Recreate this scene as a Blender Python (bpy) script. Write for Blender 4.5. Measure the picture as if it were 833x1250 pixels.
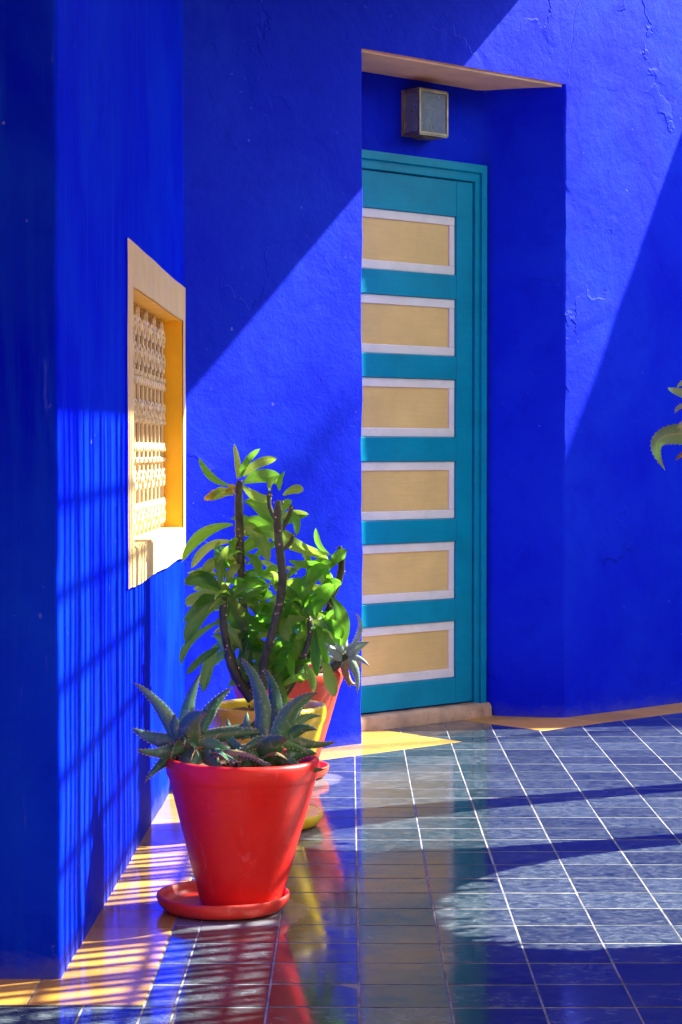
import bpy, bmesh, math, random
from mathutils import Vector, noise as mnoise

random.seed(7)
R = math.radians
scene = bpy.context.scene
for o in list(bpy.data.objects):
    bpy.data.objects.remove(o)
COL = scene.collection

# ------------------------------------------------------------------ camera
cam_data = bpy.data.cameras.new('camera')
cam = bpy.data.objects.new('camera', cam_data)
COL.objects.link(cam)
cam.location = (0.0, 0.0, 1.2)
cam.rotation_euler = (R(90 - 1.63), 0, R(0.23))
cam_data.sensor_fit = 'VERTICAL'
cam_data.sensor_height = 36.0
cam_data.lens = 36.0 * 2600 / 1250
cam_data.clip_end = 2000
scene.camera = cam

# ------------------------------------------------------------------ sky, sun, exposure
SUN_AZ, SUN_EL = R(25.0), R(42.2)          # azimuth measured from +X towards +Y
SD = Vector((math.cos(SUN_EL) * math.cos(SUN_AZ), math.cos(SUN_EL) * math.sin(SUN_AZ), math.sin(SUN_EL)))
world = bpy.data.worlds.new('World')
scene.world = world
world.use_nodes = True
wn = world.node_tree
sky = wn.nodes.new('ShaderNodeTexSky')
sky.sky_type = 'NISHITA'
sky.sun_disc = False
sky.sun_elevation = SUN_EL
sky.sun_rotation = math.pi / 2 - SUN_AZ
wn.links.new(sky.outputs[0], wn.nodes['Background'].inputs[0])
wn.nodes['Background'].inputs[1].default_value = 0.15
sun_data = bpy.data.lights.new('sun', 'SUN')
sun_data.energy = 5.0
sun_data.angle = R(0.53)
sun_data.color = (1.0, 0.97, 0.92)
sun = bpy.data.objects.new('sun', sun_data)
COL.objects.link(sun)
sun.location = (6, 3, 8)
sun.rotation_euler = SD.to_track_quat('Z', 'Y').to_euler()
vs = scene.view_settings
vs.view_transform = 'Standard'
vs.look = 'None'
vs.exposure = 1.88
vs.gamma = 1.0
vs.use_curve_mapping = False
scene.cycles.max_bounces = 9
scene.cycles.diffuse_bounces = 5
scene.cycles.adaptive_threshold = 0.02
scene.cycles.glossy_bounces = 4
scene.cycles.transmission_bounces = 5

# ------------------------------------------------------------------ material helpers
class NT:
    def __init__(self, name):
        self.m = bpy.data.materials.new(name)
        self.m.use_nodes = True
        self.t = self.m.node_tree
        self.b = self.t.nodes['Principled BSDF']
        self.out = self.t.nodes['Material Output']
    def n(self, kind, **kw):
        nd = self.t.nodes.new('ShaderNode' + kind)
        for k, v in kw.items():
            if k in nd.inputs: nd.inputs[k].default_value = v
            else: setattr(nd, k, v)
        return nd
    def l(self, a, b): self.t.links.new(a, b)
    def coord(self, which='Object'): return self.n('TexCoord').outputs[which]
    def pos(self): return self.n('NewGeometry').outputs['Position']
    def noise(self, vec, scale, detail=4, rough=0.55, dist=0.0):
        nd = self.n('TexNoise'); nd.inputs['Scale'].default_value = scale
        nd.inputs['Detail'].default_value = detail; nd.inputs['Roughness'].default_value = rough
        nd.inputs['Distortion'].default_value = dist
        if vec is not None: self.l(vec, nd.inputs['Vector'])
        return nd.outputs['Fac']
    def stretch(self, vec, s, loc=(0, 0, 0)):
        mp = self.n('Mapping'); mp.inputs['Scale'].default_value = s; mp.inputs['Location'].default_value = loc
        self.l(vec, mp.inputs['Vector']); return mp.outputs[0]
    def ramp(self, fac, stops):
        r = self.n('ValToRGB'); e = r.color_ramp.elements
        while len(e) < len(stops): e.new(0.5)
        for i, (p, c) in enumerate(stops):
            e[i].position = p
            e[i].color = (c, c, c, 1) if isinstance(c, (int, float)) else (*c, 1)
        self.l(fac, r.inputs[0]); return r.outputs[0]
    def mix(self, fac, a, b, mode='MIX'):
        m = self.n('Mix', data_type='RGBA', blend_type=mode)
        for sock, v in ((0, fac), (6, a), (7, b)):
            if isinstance(v, bpy.types.NodeSocket): self.l(v, m.inputs[sock])
            elif isinstance(v, (int, float)): m.inputs[sock].default_value = v if sock == 0 else (v, v, v, 1)
            else: m.inputs[sock].default_value = (*v, 1)
        return m.outputs[2]
    def math(self, op, a, b=0.0, c=None):
        m = self.n('Math', operation=op)
        for i, v in enumerate((a, b, c)):
            if v is None: continue
            if isinstance(v, bpy.types.NodeSocket): self.l(v, m.inputs[i])
            else: m.inputs[i].default_value = v
        return m.outputs[0]
    def bump(self, h, strength, dist, prev=None):
        bp = self.n('Bump'); bp.inputs['Strength'].default_value = strength; bp.inputs['Distance'].default_value = dist
        self.l(h, bp.inputs['Height'])
        if prev is not None: self.l(prev, bp.inputs['Normal'])
        return bp.outputs[0]
    def fin(self, color=None, rough=None, normal=None, **kw):
        for sock, v in (('Base Color', color), ('Roughness', rough), ('Normal', normal)):
            if v is None: continue
            if isinstance(v, bpy.types.NodeSocket): self.l(v, self.b.inputs[sock])
            elif isinstance(v, (int, float)): self.b.inputs[sock].default_value = v
            else: self.b.inputs[sock].default_value = (*v, 1)
        for k, v in kw.items():
            self.b.inputs[k.replace('_', ' ')].default_value = v
        return self.m

def plaster(name, base, light, dark, rough=0.70, spec=0.0, streak=0.0, relief=1.0, cracks=False, dirt=0.0):
    k = NT(name); p = k.pos()
    big = k.noise(p, 1.3, 5, 0.6, 0.6)
    col = k.mix(k.ramp(big, [(0.32, 0.0), (0.72, 1.0)]), base, light)
    mid = k.noise(p, 7.0, 6, 0.65, 0.4)
    col = k.mix(k.math('MULTIPLY', k.ramp(mid, [(0.5, 0.0), (0.75, 1.0)]), 0.55), col, dark)
    if streak > 0:
        st = k.noise(k.stretch(p, (9, 9, 0.7)), 1.6, 6, 0.65, 0.7)
        col = k.mix(k.math('MULTIPLY', k.ramp(st, [(0.48, 0.0), (0.66, 1.0)]), streak), col, light)
        st2 = k.noise(k.stretch(p, (14, 14, 1.4), (3, 5, 1)), 2.0, 5, 0.7, 0.4)
        col = k.mix(k.math('MULTIPLY', k.ramp(st2, [(0.66, 0.0), (0.76, 1.0)]), streak * 0.8), col, tuple(min(1, c * 1.2 + 0.09) for c in light))
    # scuffs and scattered flecks of older lime paint
    fl = k.noise(p, 38.0, 2, 0.5, 0.0)
    fl2 = k.noise(p, 2.2, 2)
    fm = k.math('MULTIPLY', k.ramp(fl, [(0.735, 0.0), (0.76, 1.0)]), k.ramp(fl2, [(0.45, 0.0), (0.6, 1.0)]))
    col = k.mix(k.math('MULTIPLY', fm, 0.5), col, tuple(min(1, c + 0.22) for c in light))
    if dirt > 0:      # splash dirt rubbed in along the foot of the wall
        sx = k.n('SeparateXYZ'); k.l(p, sx.inputs[0])
        dn = k.noise(k.stretch(p, (1, 1, 2.5)), 9.0, 5, 0.7)
        h = k.math('ADD', sx.outputs[2], k.math('MULTIPLY', dn, 0.16))
        dm = k.ramp(k.math('MULTIPLY', h, 4.0), [(0.25, 1.0), (0.55, 0.0)])
        col = k.mix(k.math('MULTIPLY', dm, dirt), col, (0.16, 0.17, 0.26))
    fine = k.noise(p, 95.0, 5, 0.65)
    lump = k.noise(p, 17.0, 5, 0.6, 0.3)
    wave = k.noise(p, 4.0, 3, 0.5, 0.8)
    hgt = k.math('MULTIPLY_ADD', wave, 0.0056 * relief, k.math('MULTIPLY_ADD', lump, 0.0036 * relief, k.math('MULTIPLY', fine, 0.0013 * relief)))
    if cracks:
        # lifted paint edges: thin wandering contour lines where patches overlap
        wv = k.n('TexNoise'); wv.inputs['Scale'].default_value = 2.6; wv.inputs['Detail'].default_value = 6
        k.l(p, wv.inputs['Vector'])
        c1 = k.math('ABSOLUTE', k.math('SUBTRACT', wv.outputs['Fac'], 0.52))
        line = k.ramp(c1, [(0.0, 1.0), (0.012, 0.0)])
        side = k.ramp(wv.outputs['Fac'], [(0.515, 0.0), (0.525, 1.0)])
        msk = k.ramp(k.noise(p, 1.9, 2), [(0.56, 0.0), (0.64, 1.0)])
        hgt = k.math('ADD', hgt, k.math('MULTIPLY', k.math('MULTIPLY_ADD', side, 0.0045, k.math('MULTIPLY', line, 0.0022)), msk))
        # one hairline crack climbing from the corner of the door opening
        sx = k.n('SeparateXYZ'); k.l(p, sx.inputs[0])
        t = k.math('ADD', k.math('MULTIPLY', k.math('SUBTRACT', sx.outputs[0], 0.968), 1.3655), 0.0)
        wob = k.math('MULTIPLY', k.math('SUBTRACT', k.noise(k.stretch(p, (0.2, 0.2, 3.0)), 2.0, 6, 0.7), 0.5), 0.16)
        dd = k.math('ABSOLUTE', k.math('SUBTRACT', k.math('SUBTRACT', t, k.math('MULTIPLY', k.math('SUBTRACT', sx.outputs[2], 2.84), 0.16)), wob))
        hair = k.math('MULTIPLY', k.ramp(dd, [(0.0, 1.0), (0.0035, 0.0)]), k.ramp(sx.outputs[2], [(0.0, 0.0), (1.0, 1.0)]))
        up = k.math('GREATER_THAN', sx.outputs[2], 2.86)
        hair = k.math('MULTIPLY', hair, up)
        col = k.mix(k.math('MULTIPLY', hair, 0.75), col, (0.02, 0.02, 0.12))
        hgt = k.math('MULTIPLY_ADD', hair, -0.003, hgt)
    nrm = k.bump(hgt, 1.0, 1.0)
    k.b.inputs['Specular Tint'].default_value = (0.45, 0.85, 1.0, 1)
    return k.fin(col, rough, nrm, Specular_IOR_Level=spec)

def paint(name, col, var=0.12, rough=0.45, relief=0.3, wear=None, wear_amt=0.0, scale=6.0, grain=0.0):
    k = NT(name); p = k.pos()
    d = tuple(c * (1 - var * 1.6) for c in col); li = tuple(min(1, c * (1 + var)) for c in col)
    c = k.mix(k.ramp(k.noise(p, scale, 6, 0.6, 0.3), [(0.3, 0.0), (0.7, 1.0)]), d, li)
    if wear is not None:
        w = k.noise(p, scale * 4.5, 6, 0.7, 0.2)
        c = k.mix(k.math('MULTIPLY', k.ramp(w, [(0.60, 0.0), (0.68, 1.0)]), wear_amt), c, wear)
    n = k.bump(k.math('MULTIPLY_ADD', k.noise(p, 60, 4, 0.6), 0.002 * relief, k.math('MULTIPLY', k.noise(p, 9, 3, 0.5), 0.006 * relief)), 1.0, 1.0)
    if grain > 0:
        gn = k.noise(k.stretch(p, (3, 3, 60)), 2.2, 5, 0.65, 0.4)
        c = k.mix(k.math('MULTIPLY', k.ramp(gn, [(0.42, 0.0), (0.7, 1.0)]), 0.28), c, tuple(x * 0.72 for x in col))
        n = k.bump(gn, 0.35, grain, n)
    r = k.ramp(k.noise(p, 14, 4), [(0.3, max(0.02, rough - 0.08)), (0.7, rough + 0.12)])
    return k.fin(c, r, n)

M = {}
SPEC = 0.13
BLUE = (0.0012, 0.005, 0.72)
M['blue_door_wall'] = plaster('blue_plaster', BLUE, (0.006, 0.034, 0.80), (0.0005, 0.002, 0.62), cracks=True, relief=1.0, dirt=0.3, spec=SPEC)
M['blue_window_wall'] = plaster('blue_plaster_streaked', (0.0004, 0.005, 0.84), (0.003, 0.040, 0.90), (0.0003, 0.002, 0.70), rough=0.6, streak=0.6, relief=0.5, dirt=0.4, spec=0.01)
M['blue_plain'] = plaster('blue_plaster_plain', (0.001, 0.003, 0.55), (0.002, 0.006, 0.62), (0.001, 0.002, 0.46), relief=0.7)
M['soffit'] = paint('ochre_plaster', (0.94, 0.56, 0.28), 0.1, 0.6, 0.4)
M['ochre_frame'] = paint('pale_ochre_plaster', (0.95, 0.64, 0.24), 0.06, 0.55, 0.35)
M['ochre_deep'] = paint('deep_ochre_plaster', (0.94, 0.52, 0.010), 0.06, 0.5, 0.25)
M['grille'] = paint('cream_metal_paint', (0.84, 0.68, 0.40), 0.12, 0.4, 0.3, (0.35, 0.18, 0.06), 0.5, 12)
M['shutter'] = paint('brown_shutter', (0.20, 0.11, 0.04), 0.2, 0.5)
M['teal'] = paint('turquoise_paint', (0.0, 0.30, 0.44), 0.10, 0.38, 0.22, (0.0, 0.37, 0.50), 0.5, 5, grain=0.0012)
M['teal'].node_tree.nodes['Principled BSDF'].inputs['Specular IOR Level'].default_value = 0.2
M['white_trim'] = paint('white_trim_paint', (0.88, 0.84, 0.75), 0.06, 0.45, 0.25, (0.60, 0.48, 0.38), 0.3, 7)
M['panel'] = paint('ochre_panel_paint', (0.90, 0.62, 0.21), 0.07, 0.42, 0.25, (0.92, 0.68, 0.28), 0.35, 4, grain=0.0010)
M['threshold'] = paint('worn_stone', (0.62, 0.38, 0.19), 0.22, 0.6, 0.6, (0.30, 0.16, 0.08), 0.7, 10)
M['bronze'] = paint('aged_bronze', (0.36, 0.27, 0.16), 0.25, 0.35, 0.3, (0.10, 0.08, 0.06), 0.7, 22)
M['bronze'].node_tree.nodes['Principled BSDF'].inputs['Metallic'].default_value = 0.75
M['wood'] = paint('dark_wood', (0.16, 0.09, 0.05), 0.3, 0.55, 0.5)
M['soil'] = paint('dry_soil', (0.20, 0.10, 0.05), 0.4, 0.9, 1.0, (0.42, 0.26, 0.14), 0.9, 28)
M['bulb'] = paint('milky_bulb', (0.85, 0.85, 0.82), 0.02, 0.3, 0.0)

def pot_mat(name, col, worn):
    k = NT(name); p = k.coord('Object')
    c = k.mix(k.ramp(k.noise(p, 5, 6, 0.6, 0.5), [(0.3, 0.0), (0.75, 1.0)]), tuple(x * 0.86 for x in col), col)
    w = k.math('MULTIPLY', k.ramp(k.noise(p, 16, 7, 0.75, 0.2), [(0.58, 0.0), (0.66, 1.0)]), k.ramp(k.noise(p, 3, 2), [(0.42, 0.0), (0.58, 1.0)]))
    c = k.mix(k.math('MULTIPLY', w, 0.5), c, worn)
    lm = k.math('MULTIPLY', k.ramp(k.noise(k.stretch(p, (6, 6, 2.2)), 3.0, 6, 0.7, 0.8), [(0.60, 0.0), (0.74, 1.0)]), 0.24)
    c = k.mix(lm, c, (0.75, 0.55, 0.48))
    st = k.noise(k.stretch(p, (12, 12, 1.2)), 1.5, 5, 0.6)
    c = k.mix(k.math('MULTIPLY', k.ramp(st, [(0.55, 0.0), (0.75, 1.0)]), 0.22), c, worn)
    sp = k.ramp(k.noise(p, 70, 2, 0.5), [(0.74, 0.0), (0.77, 1.0)])
    c = k.mix(k.math('MULTIPLY', sp, 0.4), c, tuple(x * 0.35 for x in col))
    n = k.bump(k.math('MULTIPLY_ADD', k.noise(k.stretch(p, (1, 1, 5)), 9, 4, 0.5), 0.0012, k.math('MULTIPLY', k.noise(p, 45, 5, 0.65), 0.0005)), 1.0, 1.0)
    r = k.ramp(k.noise(p, 12, 4), [(0.3, 0.32), (0.7, 0.58)])
    return k.fin(c, r, n)
M['pot_red'] = pot_mat('red_pot_paint', (0.90, 0.022, 0.012), (0.90, 0.10, 0.05))
M['pot_saucer'] = pot_mat('faded_red_paint', (0.78, 0.045, 0.022), (0.6, 0.16, 0.09))
M['pot_yellow'] = pot_mat('yellow_pot_paint', (0.93, 0.66, 0.004), (0.90, 0.66, 0.10))
M['pot_orange'] = pot_mat('orange_red_pot_paint', (0.80, 0.075, 0.022), (0.80, 0.28, 0.12))

def leaf_mat(name, dark, light, rib, trans, tcol, rough=0.35, spots=None):
    k = NT(name)
    uv = k.n('UVMap').outputs[0]; p = k.coord('Object')
    oi = k.n('ObjectInfo').outputs['Random']
    sx = k.n('SeparateXYZ'); k.l(uv, sx.inputs[0])
    v = k.math('ADD', k.math('MULTIPLY', k.noise(p, 22, 4), 0.6), k.math('MULTIPLY', oi, 0.55))
    c = k.mix(k.ramp(v, [(0.25, 0.0), (0.85, 1.0)]), dark, light)
    c = k.mix(k.ramp(k.math('ABSOLUTE', k.math('SUBTRACT', sx.outputs[0], 0.5)), [(0.0, 0.7), (0.06, 0.0)]), c, rib)
    if spots:
        s = k.ramp(k.noise(k.stretch(p, (1, 1, 1)), 85, 2, 0.5, 0.4), [(0.58, 0.0), (0.66, 1.0)])
        c = k.mix(k.math('MULTIPLY', s, 0.55), c, spots)
        edge = k.ramp(k.math('ABSOLUTE', k.math('SUBTRACT', sx.outputs[0], 0.5)), [(0.42, 0.0), (0.49, 0.6)])
        c = k.mix(edge, c, spots)
        tip = k.ramp(sx.outputs[1], [(0.80, 0.0), (1.0, 0.75)])
        c = k.mix(tip, c, (0.16, 0.07, 0.05))
    n = k.bump(k.noise(p, 55, 3), 0.35, 0.002)
    k.fin(c, rough, n)
    if trans > 0:
        tr = k.n('BsdfTranslucent')
        k.l(k.mix(0.6, c, tcol), tr.inputs['Color'])
        k.l(n, tr.inputs['Normal'])
        ms = k.n('MixShader'); ms.inputs[0].default_value = trans
        k.l(k.b.outputs[0], ms.inputs[1]); k.l(tr.outputs[0], ms.inputs[2])
        k.l(ms.outputs[0], k.out.inputs['Surface'])
    return k.m
M['leaf'] = leaf_mat('euphorbia_leaf', (0.014, 0.10, 0.012), (0.085, 0.33, 0.035), (0.13, 0.26, 0.05), 0.55, (0.36, 0.85, 0.05))
M['leaf_pale'] = leaf_mat('pale_leaf', (0.08, 0.24, 0.04), (0.20, 0.42, 0.08), (0.28, 0.48, 0.14), 0.55, (0.62, 0.88, 0.07))
M['leaf_yellow'] = leaf_mat('yellowing_leaf', (0.30, 0.30, 0.03), (0.50, 0.42, 0.05), (0.5, 0.45, 0.15), 0.4, (0.7, 0.6, 0.05))
M['aloe'] = leaf_mat('aloe_leaf', (0.022, 0.120, 0.045), (0.085, 0.27, 0.11), (0.07, 0.13, 0.07), 0.0, (0, 0, 0), 0.42, (0.26, 0.34, 0.26))
M['aloe_light'] = leaf_mat('light_aloe_leaf', (0.19, 0.34, 0.25), (0.38, 0.54, 0.42), (0.15, 0.23, 0.12), 0.18, (0.4, 0.55, 0.1), 0.45, (0.55, 0.50, 0.34))
M['leaf_sprig'] = leaf_mat('pale_sprig_leaf', (0.26, 0.52, 0.24), (0.50, 0.76, 0.42), (0.6, 0.8, 0.5), 0.3, (0.45, 0.80, 0.20), 0.4)
M['aloe_dry'] = leaf_mat('dry_aloe_leaf', (0.26, 0.20, 0.07), (0.42, 0.34, 0.12), (0.3, 0.18, 0.06), 0.2, (0.6, 0.4, 0.05), 0.6, (0.35, 0.06, 0.03))
M['hedge_leaf'] = paint('hedge_leaf', (0.030, 0.075, 0.018), 0.4, 0.5, 0.0)
M['tooth'] = paint('aloe_tooth', (0.55, 0.50, 0.36), 0.1, 0.5, 0.0)
M['stem'] = paint('dark_stem', (0.055, 0.085, 0.042), 0.4, 0.6, 1.2, (0.20, 0.18, 0.12), 0.7, 16)
M['stem_wart'] = paint('stem_wart', (0.46, 0.36, 0.24), 0.2, 0.7, 0.3)
M['bract'] = paint('yellow_bract', (0.62, 0.52, 0.08), 0.15, 0.5, 0.2)

# glass of the lamp
k = NT('frosted_glass'); p = k.pos()
M['glass'] = k.fin((0.42, 0.52, 0.62), k.ramp(k.noise(p, 30, 4), [(0.3, 0.16), (0.7, 0.3)]), k.bump(k.noise(p, 160, 3), 0.15, 0.0006), Transmission_Weight=0.72, IOR=1.25)

# glazed dark tiles: stone-like veins, a scratch or two, floor glare painted as pale rings round the saucers
def tile_mat(name, dark, light, vein, glare, rlo, rhi, vs=1.0):
    k = NT(name); p = k.pos(); oi = k.n('ObjectInfo').outputs['Random']
    at = k.n('Attribute', attribute_name='tone'); rnd = k.math('FRACT', k.math('ADD', oi, at.outputs['Fac']))
    cb = k.n('CombineXYZ'); k.l(k.math('MULTIPLY', rnd, 37.0), cb.inputs[0]); k.l(k.math('MULTIPLY', rnd, 91.0), cb.inputs[1])
    va = k.n('VectorMath', operation='ADD'); k.l(p, va.inputs[0]); k.l(cb.outputs[0], va.inputs[1]); q = va.outputs[0]
    cloud = k.noise(q, 20.0 * vs, 8, 0.72, 0.5)
    c = k.mix(k.ramp(cloud, [(0.33, 0.0), (0.70, 1.0)]), dark, light)
    ve = k.noise(k.stretch(q, (1.0, 1.35, 1)), 30.0 * vs, 8, 0.76, 0.6)
    c = k.mix(k.math('MULTIPLY', k.ramp(ve, [(0.48, 0.0), (0.72, 1.0)]), 0.6), c, vein)
    c = k.mix(1.0, c, k.ramp(rnd, [(0.0, 0.58), (1.0, 1.30)]), 'MULTIPLY')
    sc = k.n('TexNoise'); sc.inputs['Scale'].default_value = 3.5; sc.inputs['Detail'].default_value = 3; k.l(k.stretch(q, (1, 4, 1)), sc.inputs['Vector'])
    scr = k.ramp(k.math('ABSOLUTE', k.math('SUBTRACT', sc.outputs['Fac'], 0.5)), [(0.0, 0.5), (0.006, 0.0)])
    c = k.mix(k.math('MULTIPLY', scr, 0.5), c, vein)
    for (x, y, r) in glare:
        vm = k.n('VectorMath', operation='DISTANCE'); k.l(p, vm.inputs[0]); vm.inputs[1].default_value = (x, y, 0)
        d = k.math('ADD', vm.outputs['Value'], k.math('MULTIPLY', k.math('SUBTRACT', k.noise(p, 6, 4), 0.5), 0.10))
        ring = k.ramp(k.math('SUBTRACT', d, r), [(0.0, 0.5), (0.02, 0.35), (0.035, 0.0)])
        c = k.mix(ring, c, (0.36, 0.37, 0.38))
    wav = k.noise(q, 5.0, 2, 0.5)
    n = k.bump(k.math('MULTIPLY_ADD', wav, 0.0006, k.math('MULTIPLY', k.noise(q, 70, 3, 0.6), 0.00008)), 1.0, 1.0)
    r = k.math('ADD', k.ramp(k.noise(q, 11, 5, 0.65), [(0.35, rlo), (0.72, rhi)]), k.math('MULTIPLY', scr, 0.12))
    return k.fin(c, r, n, IOR=1.48)
GLARE_RINGS = [(-0.32, 5.53, 0.19), (-0.25, 6.75, 0.185), (-0.22, 7.78, 0.17)]
M['tile'] = tile_mat('dark_glazed_tile', (0.012, 0.024, 0.034), (0.070, 0.092, 0.104), (0.25, 0.28, 0.29), GLARE_RINGS, 0.06, 0.17)
M['tile_ochre'] = tile_mat('ochre_glazed_tile', (0.66, 0.32, 0.03), (0.74, 0.40, 0.06), (0.72, 0.42, 0.10), [], 0.10, 0.24, 0.6)
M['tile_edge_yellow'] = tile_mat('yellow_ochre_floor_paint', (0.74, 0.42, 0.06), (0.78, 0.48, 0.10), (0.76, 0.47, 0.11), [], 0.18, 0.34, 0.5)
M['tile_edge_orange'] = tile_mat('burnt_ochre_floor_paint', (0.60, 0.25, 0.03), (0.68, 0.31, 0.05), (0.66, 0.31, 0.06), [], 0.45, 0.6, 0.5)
k = NT('pale_grout'); p = k.pos()
M['grout'] = k.fin(k.mix(k.ramp(k.noise(p, 9, 6, 0.75), [(0.38, 0.0), (0.62, 1.0)]), (0.10, 0.11, 0.13), (0.36, 0.36, 0.36)), 0.75, k.bump(k.noise(p, 150, 3), 0.4, 0.001))
M['pink_wall'] = paint('terracotta_plaster', (0.68, 0.30, 0.14), 0.1, 0.8, 0.5)
k = NT('garden_path'); p = k.pos()
M['bed'] = paint('garden_bed_cover', (0.050, 0.085, 0.028), 0.5, 0.8, 1.0, (0.10, 0.07, 0.04), 0.7, 3)
M['ground'] = k.fin(k.mix(k.noise(p, 1.5, 6), (0.60, 0.28, 0.13), (0.70, 0.38, 0.19)), 0.9, k.bump(k.noise(p, 40, 5), 0.5, 0.01))

# ------------------------------------------------------------------ object helpers
def mesh_obj(name, verts, faces, mat, parent=None, smooth=True, loc=None, mats=None, fmat=None, uvs=None, auto=None):
    me = bpy.data.meshes.new(name)
    me.from_pydata([tuple(v) for v in verts], [], faces)
    for m in (mats or [mat]): me.materials.append(m)
    if fmat is not None: me.polygons.foreach_set('material_index', fmat)
    me.polygons.foreach_set('use_smooth', [smooth] * len(me.polygons))
    if uvs is not None:
        lay = me.uv_layers.new(name='UVMap')
        for lp in me.loops: lay.data[lp.index].uv = uvs[lp.vertex_index]
    me.validate(); me.update()
    if auto is not None: me.set_sharp_from_angle(angle=R(auto))
    o = bpy.data.objects.new(name, me)
    COL.objects.link(o)
    if parent is not None: o.parent = parent
    if loc is not None: o.location = loc
    return o
def tag(o, label=None, cat=None, group=None, kind=None):
    if label: o['label'] = label
    if cat: o['category'] = cat
    if group: o['group'] = group
    if kind: o['kind'] = kind
    return o
def empty(name, loc=(0, 0, 0)):
    o = bpy.data.objects.new(name, None); COL.objects.link(o); o.location = loc
    o.empty_display_size = 0.1
    return o
class MB:
    def __init__(s): s.v = []; s.f = []; s.mi = []
    def add(s, v, f, mi=0):
        n = len(s.v); s.v += [Vector(p) for p in v]; s.f += [tuple(i + n for i in q) for q in f]; s.mi += [mi] * len(f)
    def box(s, o, a, b, c, mi=0):       # corner o, three edge vectors
        o, a, b, c = Vector(o), Vector(a), Vector(b), Vector(c)
        if a.cross(b).dot(c) < 0: a, b = b, a
        v = [o, o + a, o + a + b, o + b]; v += [p + c for p in v]
        s.add(v, [(3, 2, 1, 0), (4, 5, 6, 7), (0, 1, 5, 4), (1, 2, 6, 5), (2, 3, 7, 6), (3, 0, 4, 7)], mi)
    def tube(s, pts, rad, n=8, mi=0, cap=True):
        pts = [Vector(p) for p in pts]
        if not isinstance(rad, (list, tuple)): rad = [rad] * len(pts)
        v = []; prev = None
        for i, p in enumerate(pts):
            t = (pts[min(i + 1, len(pts) - 1)] - pts[max(i - 1, 0)]).normalized()
            if prev is None: a = t.orthogonal().normalized()
            else: a = (prev - t * prev.dot(t)).normalized()
            prev = a; b = t.cross(a)
            v += [p + (a * math.cos(2 * math.pi * j / n) + b * math.sin(2 * math.pi * j / n)) * rad[i] for j in range(n)]
        f = []
        for i in range(len(pts) - 1):
            for j in range(n):
                f.append((i * n + j, i * n + (j + 1) % n, (i + 1) * n + (j + 1) % n, (i + 1) * n + j))
        if cap:
            f.append(tuple(range(n - 1, -1, -1))); f.append(tuple((len(pts) - 1) * n + j for j in range(n)))
        s.add(v, f, mi)
    def lathe(s, prof, n=48, mi=0, wob=0.0, c=(0, 0, 0)):
        v = []
        for (r, z) in prof:
            for j in range(n):
                a = 2 * math.pi * j / n
                q = 1 + wob * mnoise.noise(Vector((math.cos(a) * 1.5, math.sin(a) * 1.5, z * 5)))
                v.append((c[0] + r * q * math.cos(a), c[1] + r * q * math.sin(a), c[2] + z))
        f = [(i * n + j, i * n + (j + 1) % n, (i + 1) * n + (j + 1) % n, (i + 1) * n + j) for i in range(len(prof) - 1) for j in range(n)]
        s.add(v, f, mi)
    def build(s, name, mat, parent=None, smooth=False, bevel=0.0, mats=None, loc=None, auto=None):
        o = mesh_obj(name, s.v, s.f, mat, parent, smooth, loc, mats, s.mi if mats else None, auto=auto)
        if bevel > 0:
            b = o.modifiers.new('bevel', 'BEVEL'); b.width = bevel; b.segments = 2; b.limit_method = 'ANGLE'; b.angle_limit = R(40)
        return o
class Weld:                              # mesh whose coincident vertices are shared
    def __init__(s): s.d = {}; s.v = []; s.f = []
    def i(s, p):
        key = (round(p[0], 4), round(p[1], 4), round(p[2], 4))
        if key not in s.d: s.d[key] = len(s.v); s.v.append(Vector(p))
        return s.d[key]
    def q(s, *ps): s.f.append(tuple(s.i(p) for p in ps))
def steps(stops, h):
    out = []
    for a, b in zip(stops[:-1], stops[1:]):
        n = max(1, round((b - a) / h))
        out += [a + (b - a) * i / n for i in range(n)]
    return out + [stops[-1]]

# ------------------------------------------------------------------ frame of the slanting door wall
W1 = Vector((0.054, 8.72, 0)); U = Vector((0.7323, 0.6810, 0)); N = Vector((0.6810, -0.7323, 0)); Z = Vector((0, 0, 1))
def dw(t, n, z): return W1 + U * t + N * n + Z * z
T0, TJ = -0.930, 2.50                     # inner corner with the window wall, junction with the far wall
OPEN_T, OPEN_Z = 1.245, 2.84              # door opening
BACK = -0.335                             # depth of the door plane
ROOF_Z = 3.50
CORNER = dw(T0, 0, 0)
LW0 = Vector((-0.656, 4.81, 0))           # near end of the window wall
LWU = (CORNER - LW0).normalized(); LWN = Vector((LWU.y, -LWU.x, 0)); LWL = (CORNER - LW0).length
def lw(s, n, z): return LW0 + LWU * s + LWN * n + Z * z

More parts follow.
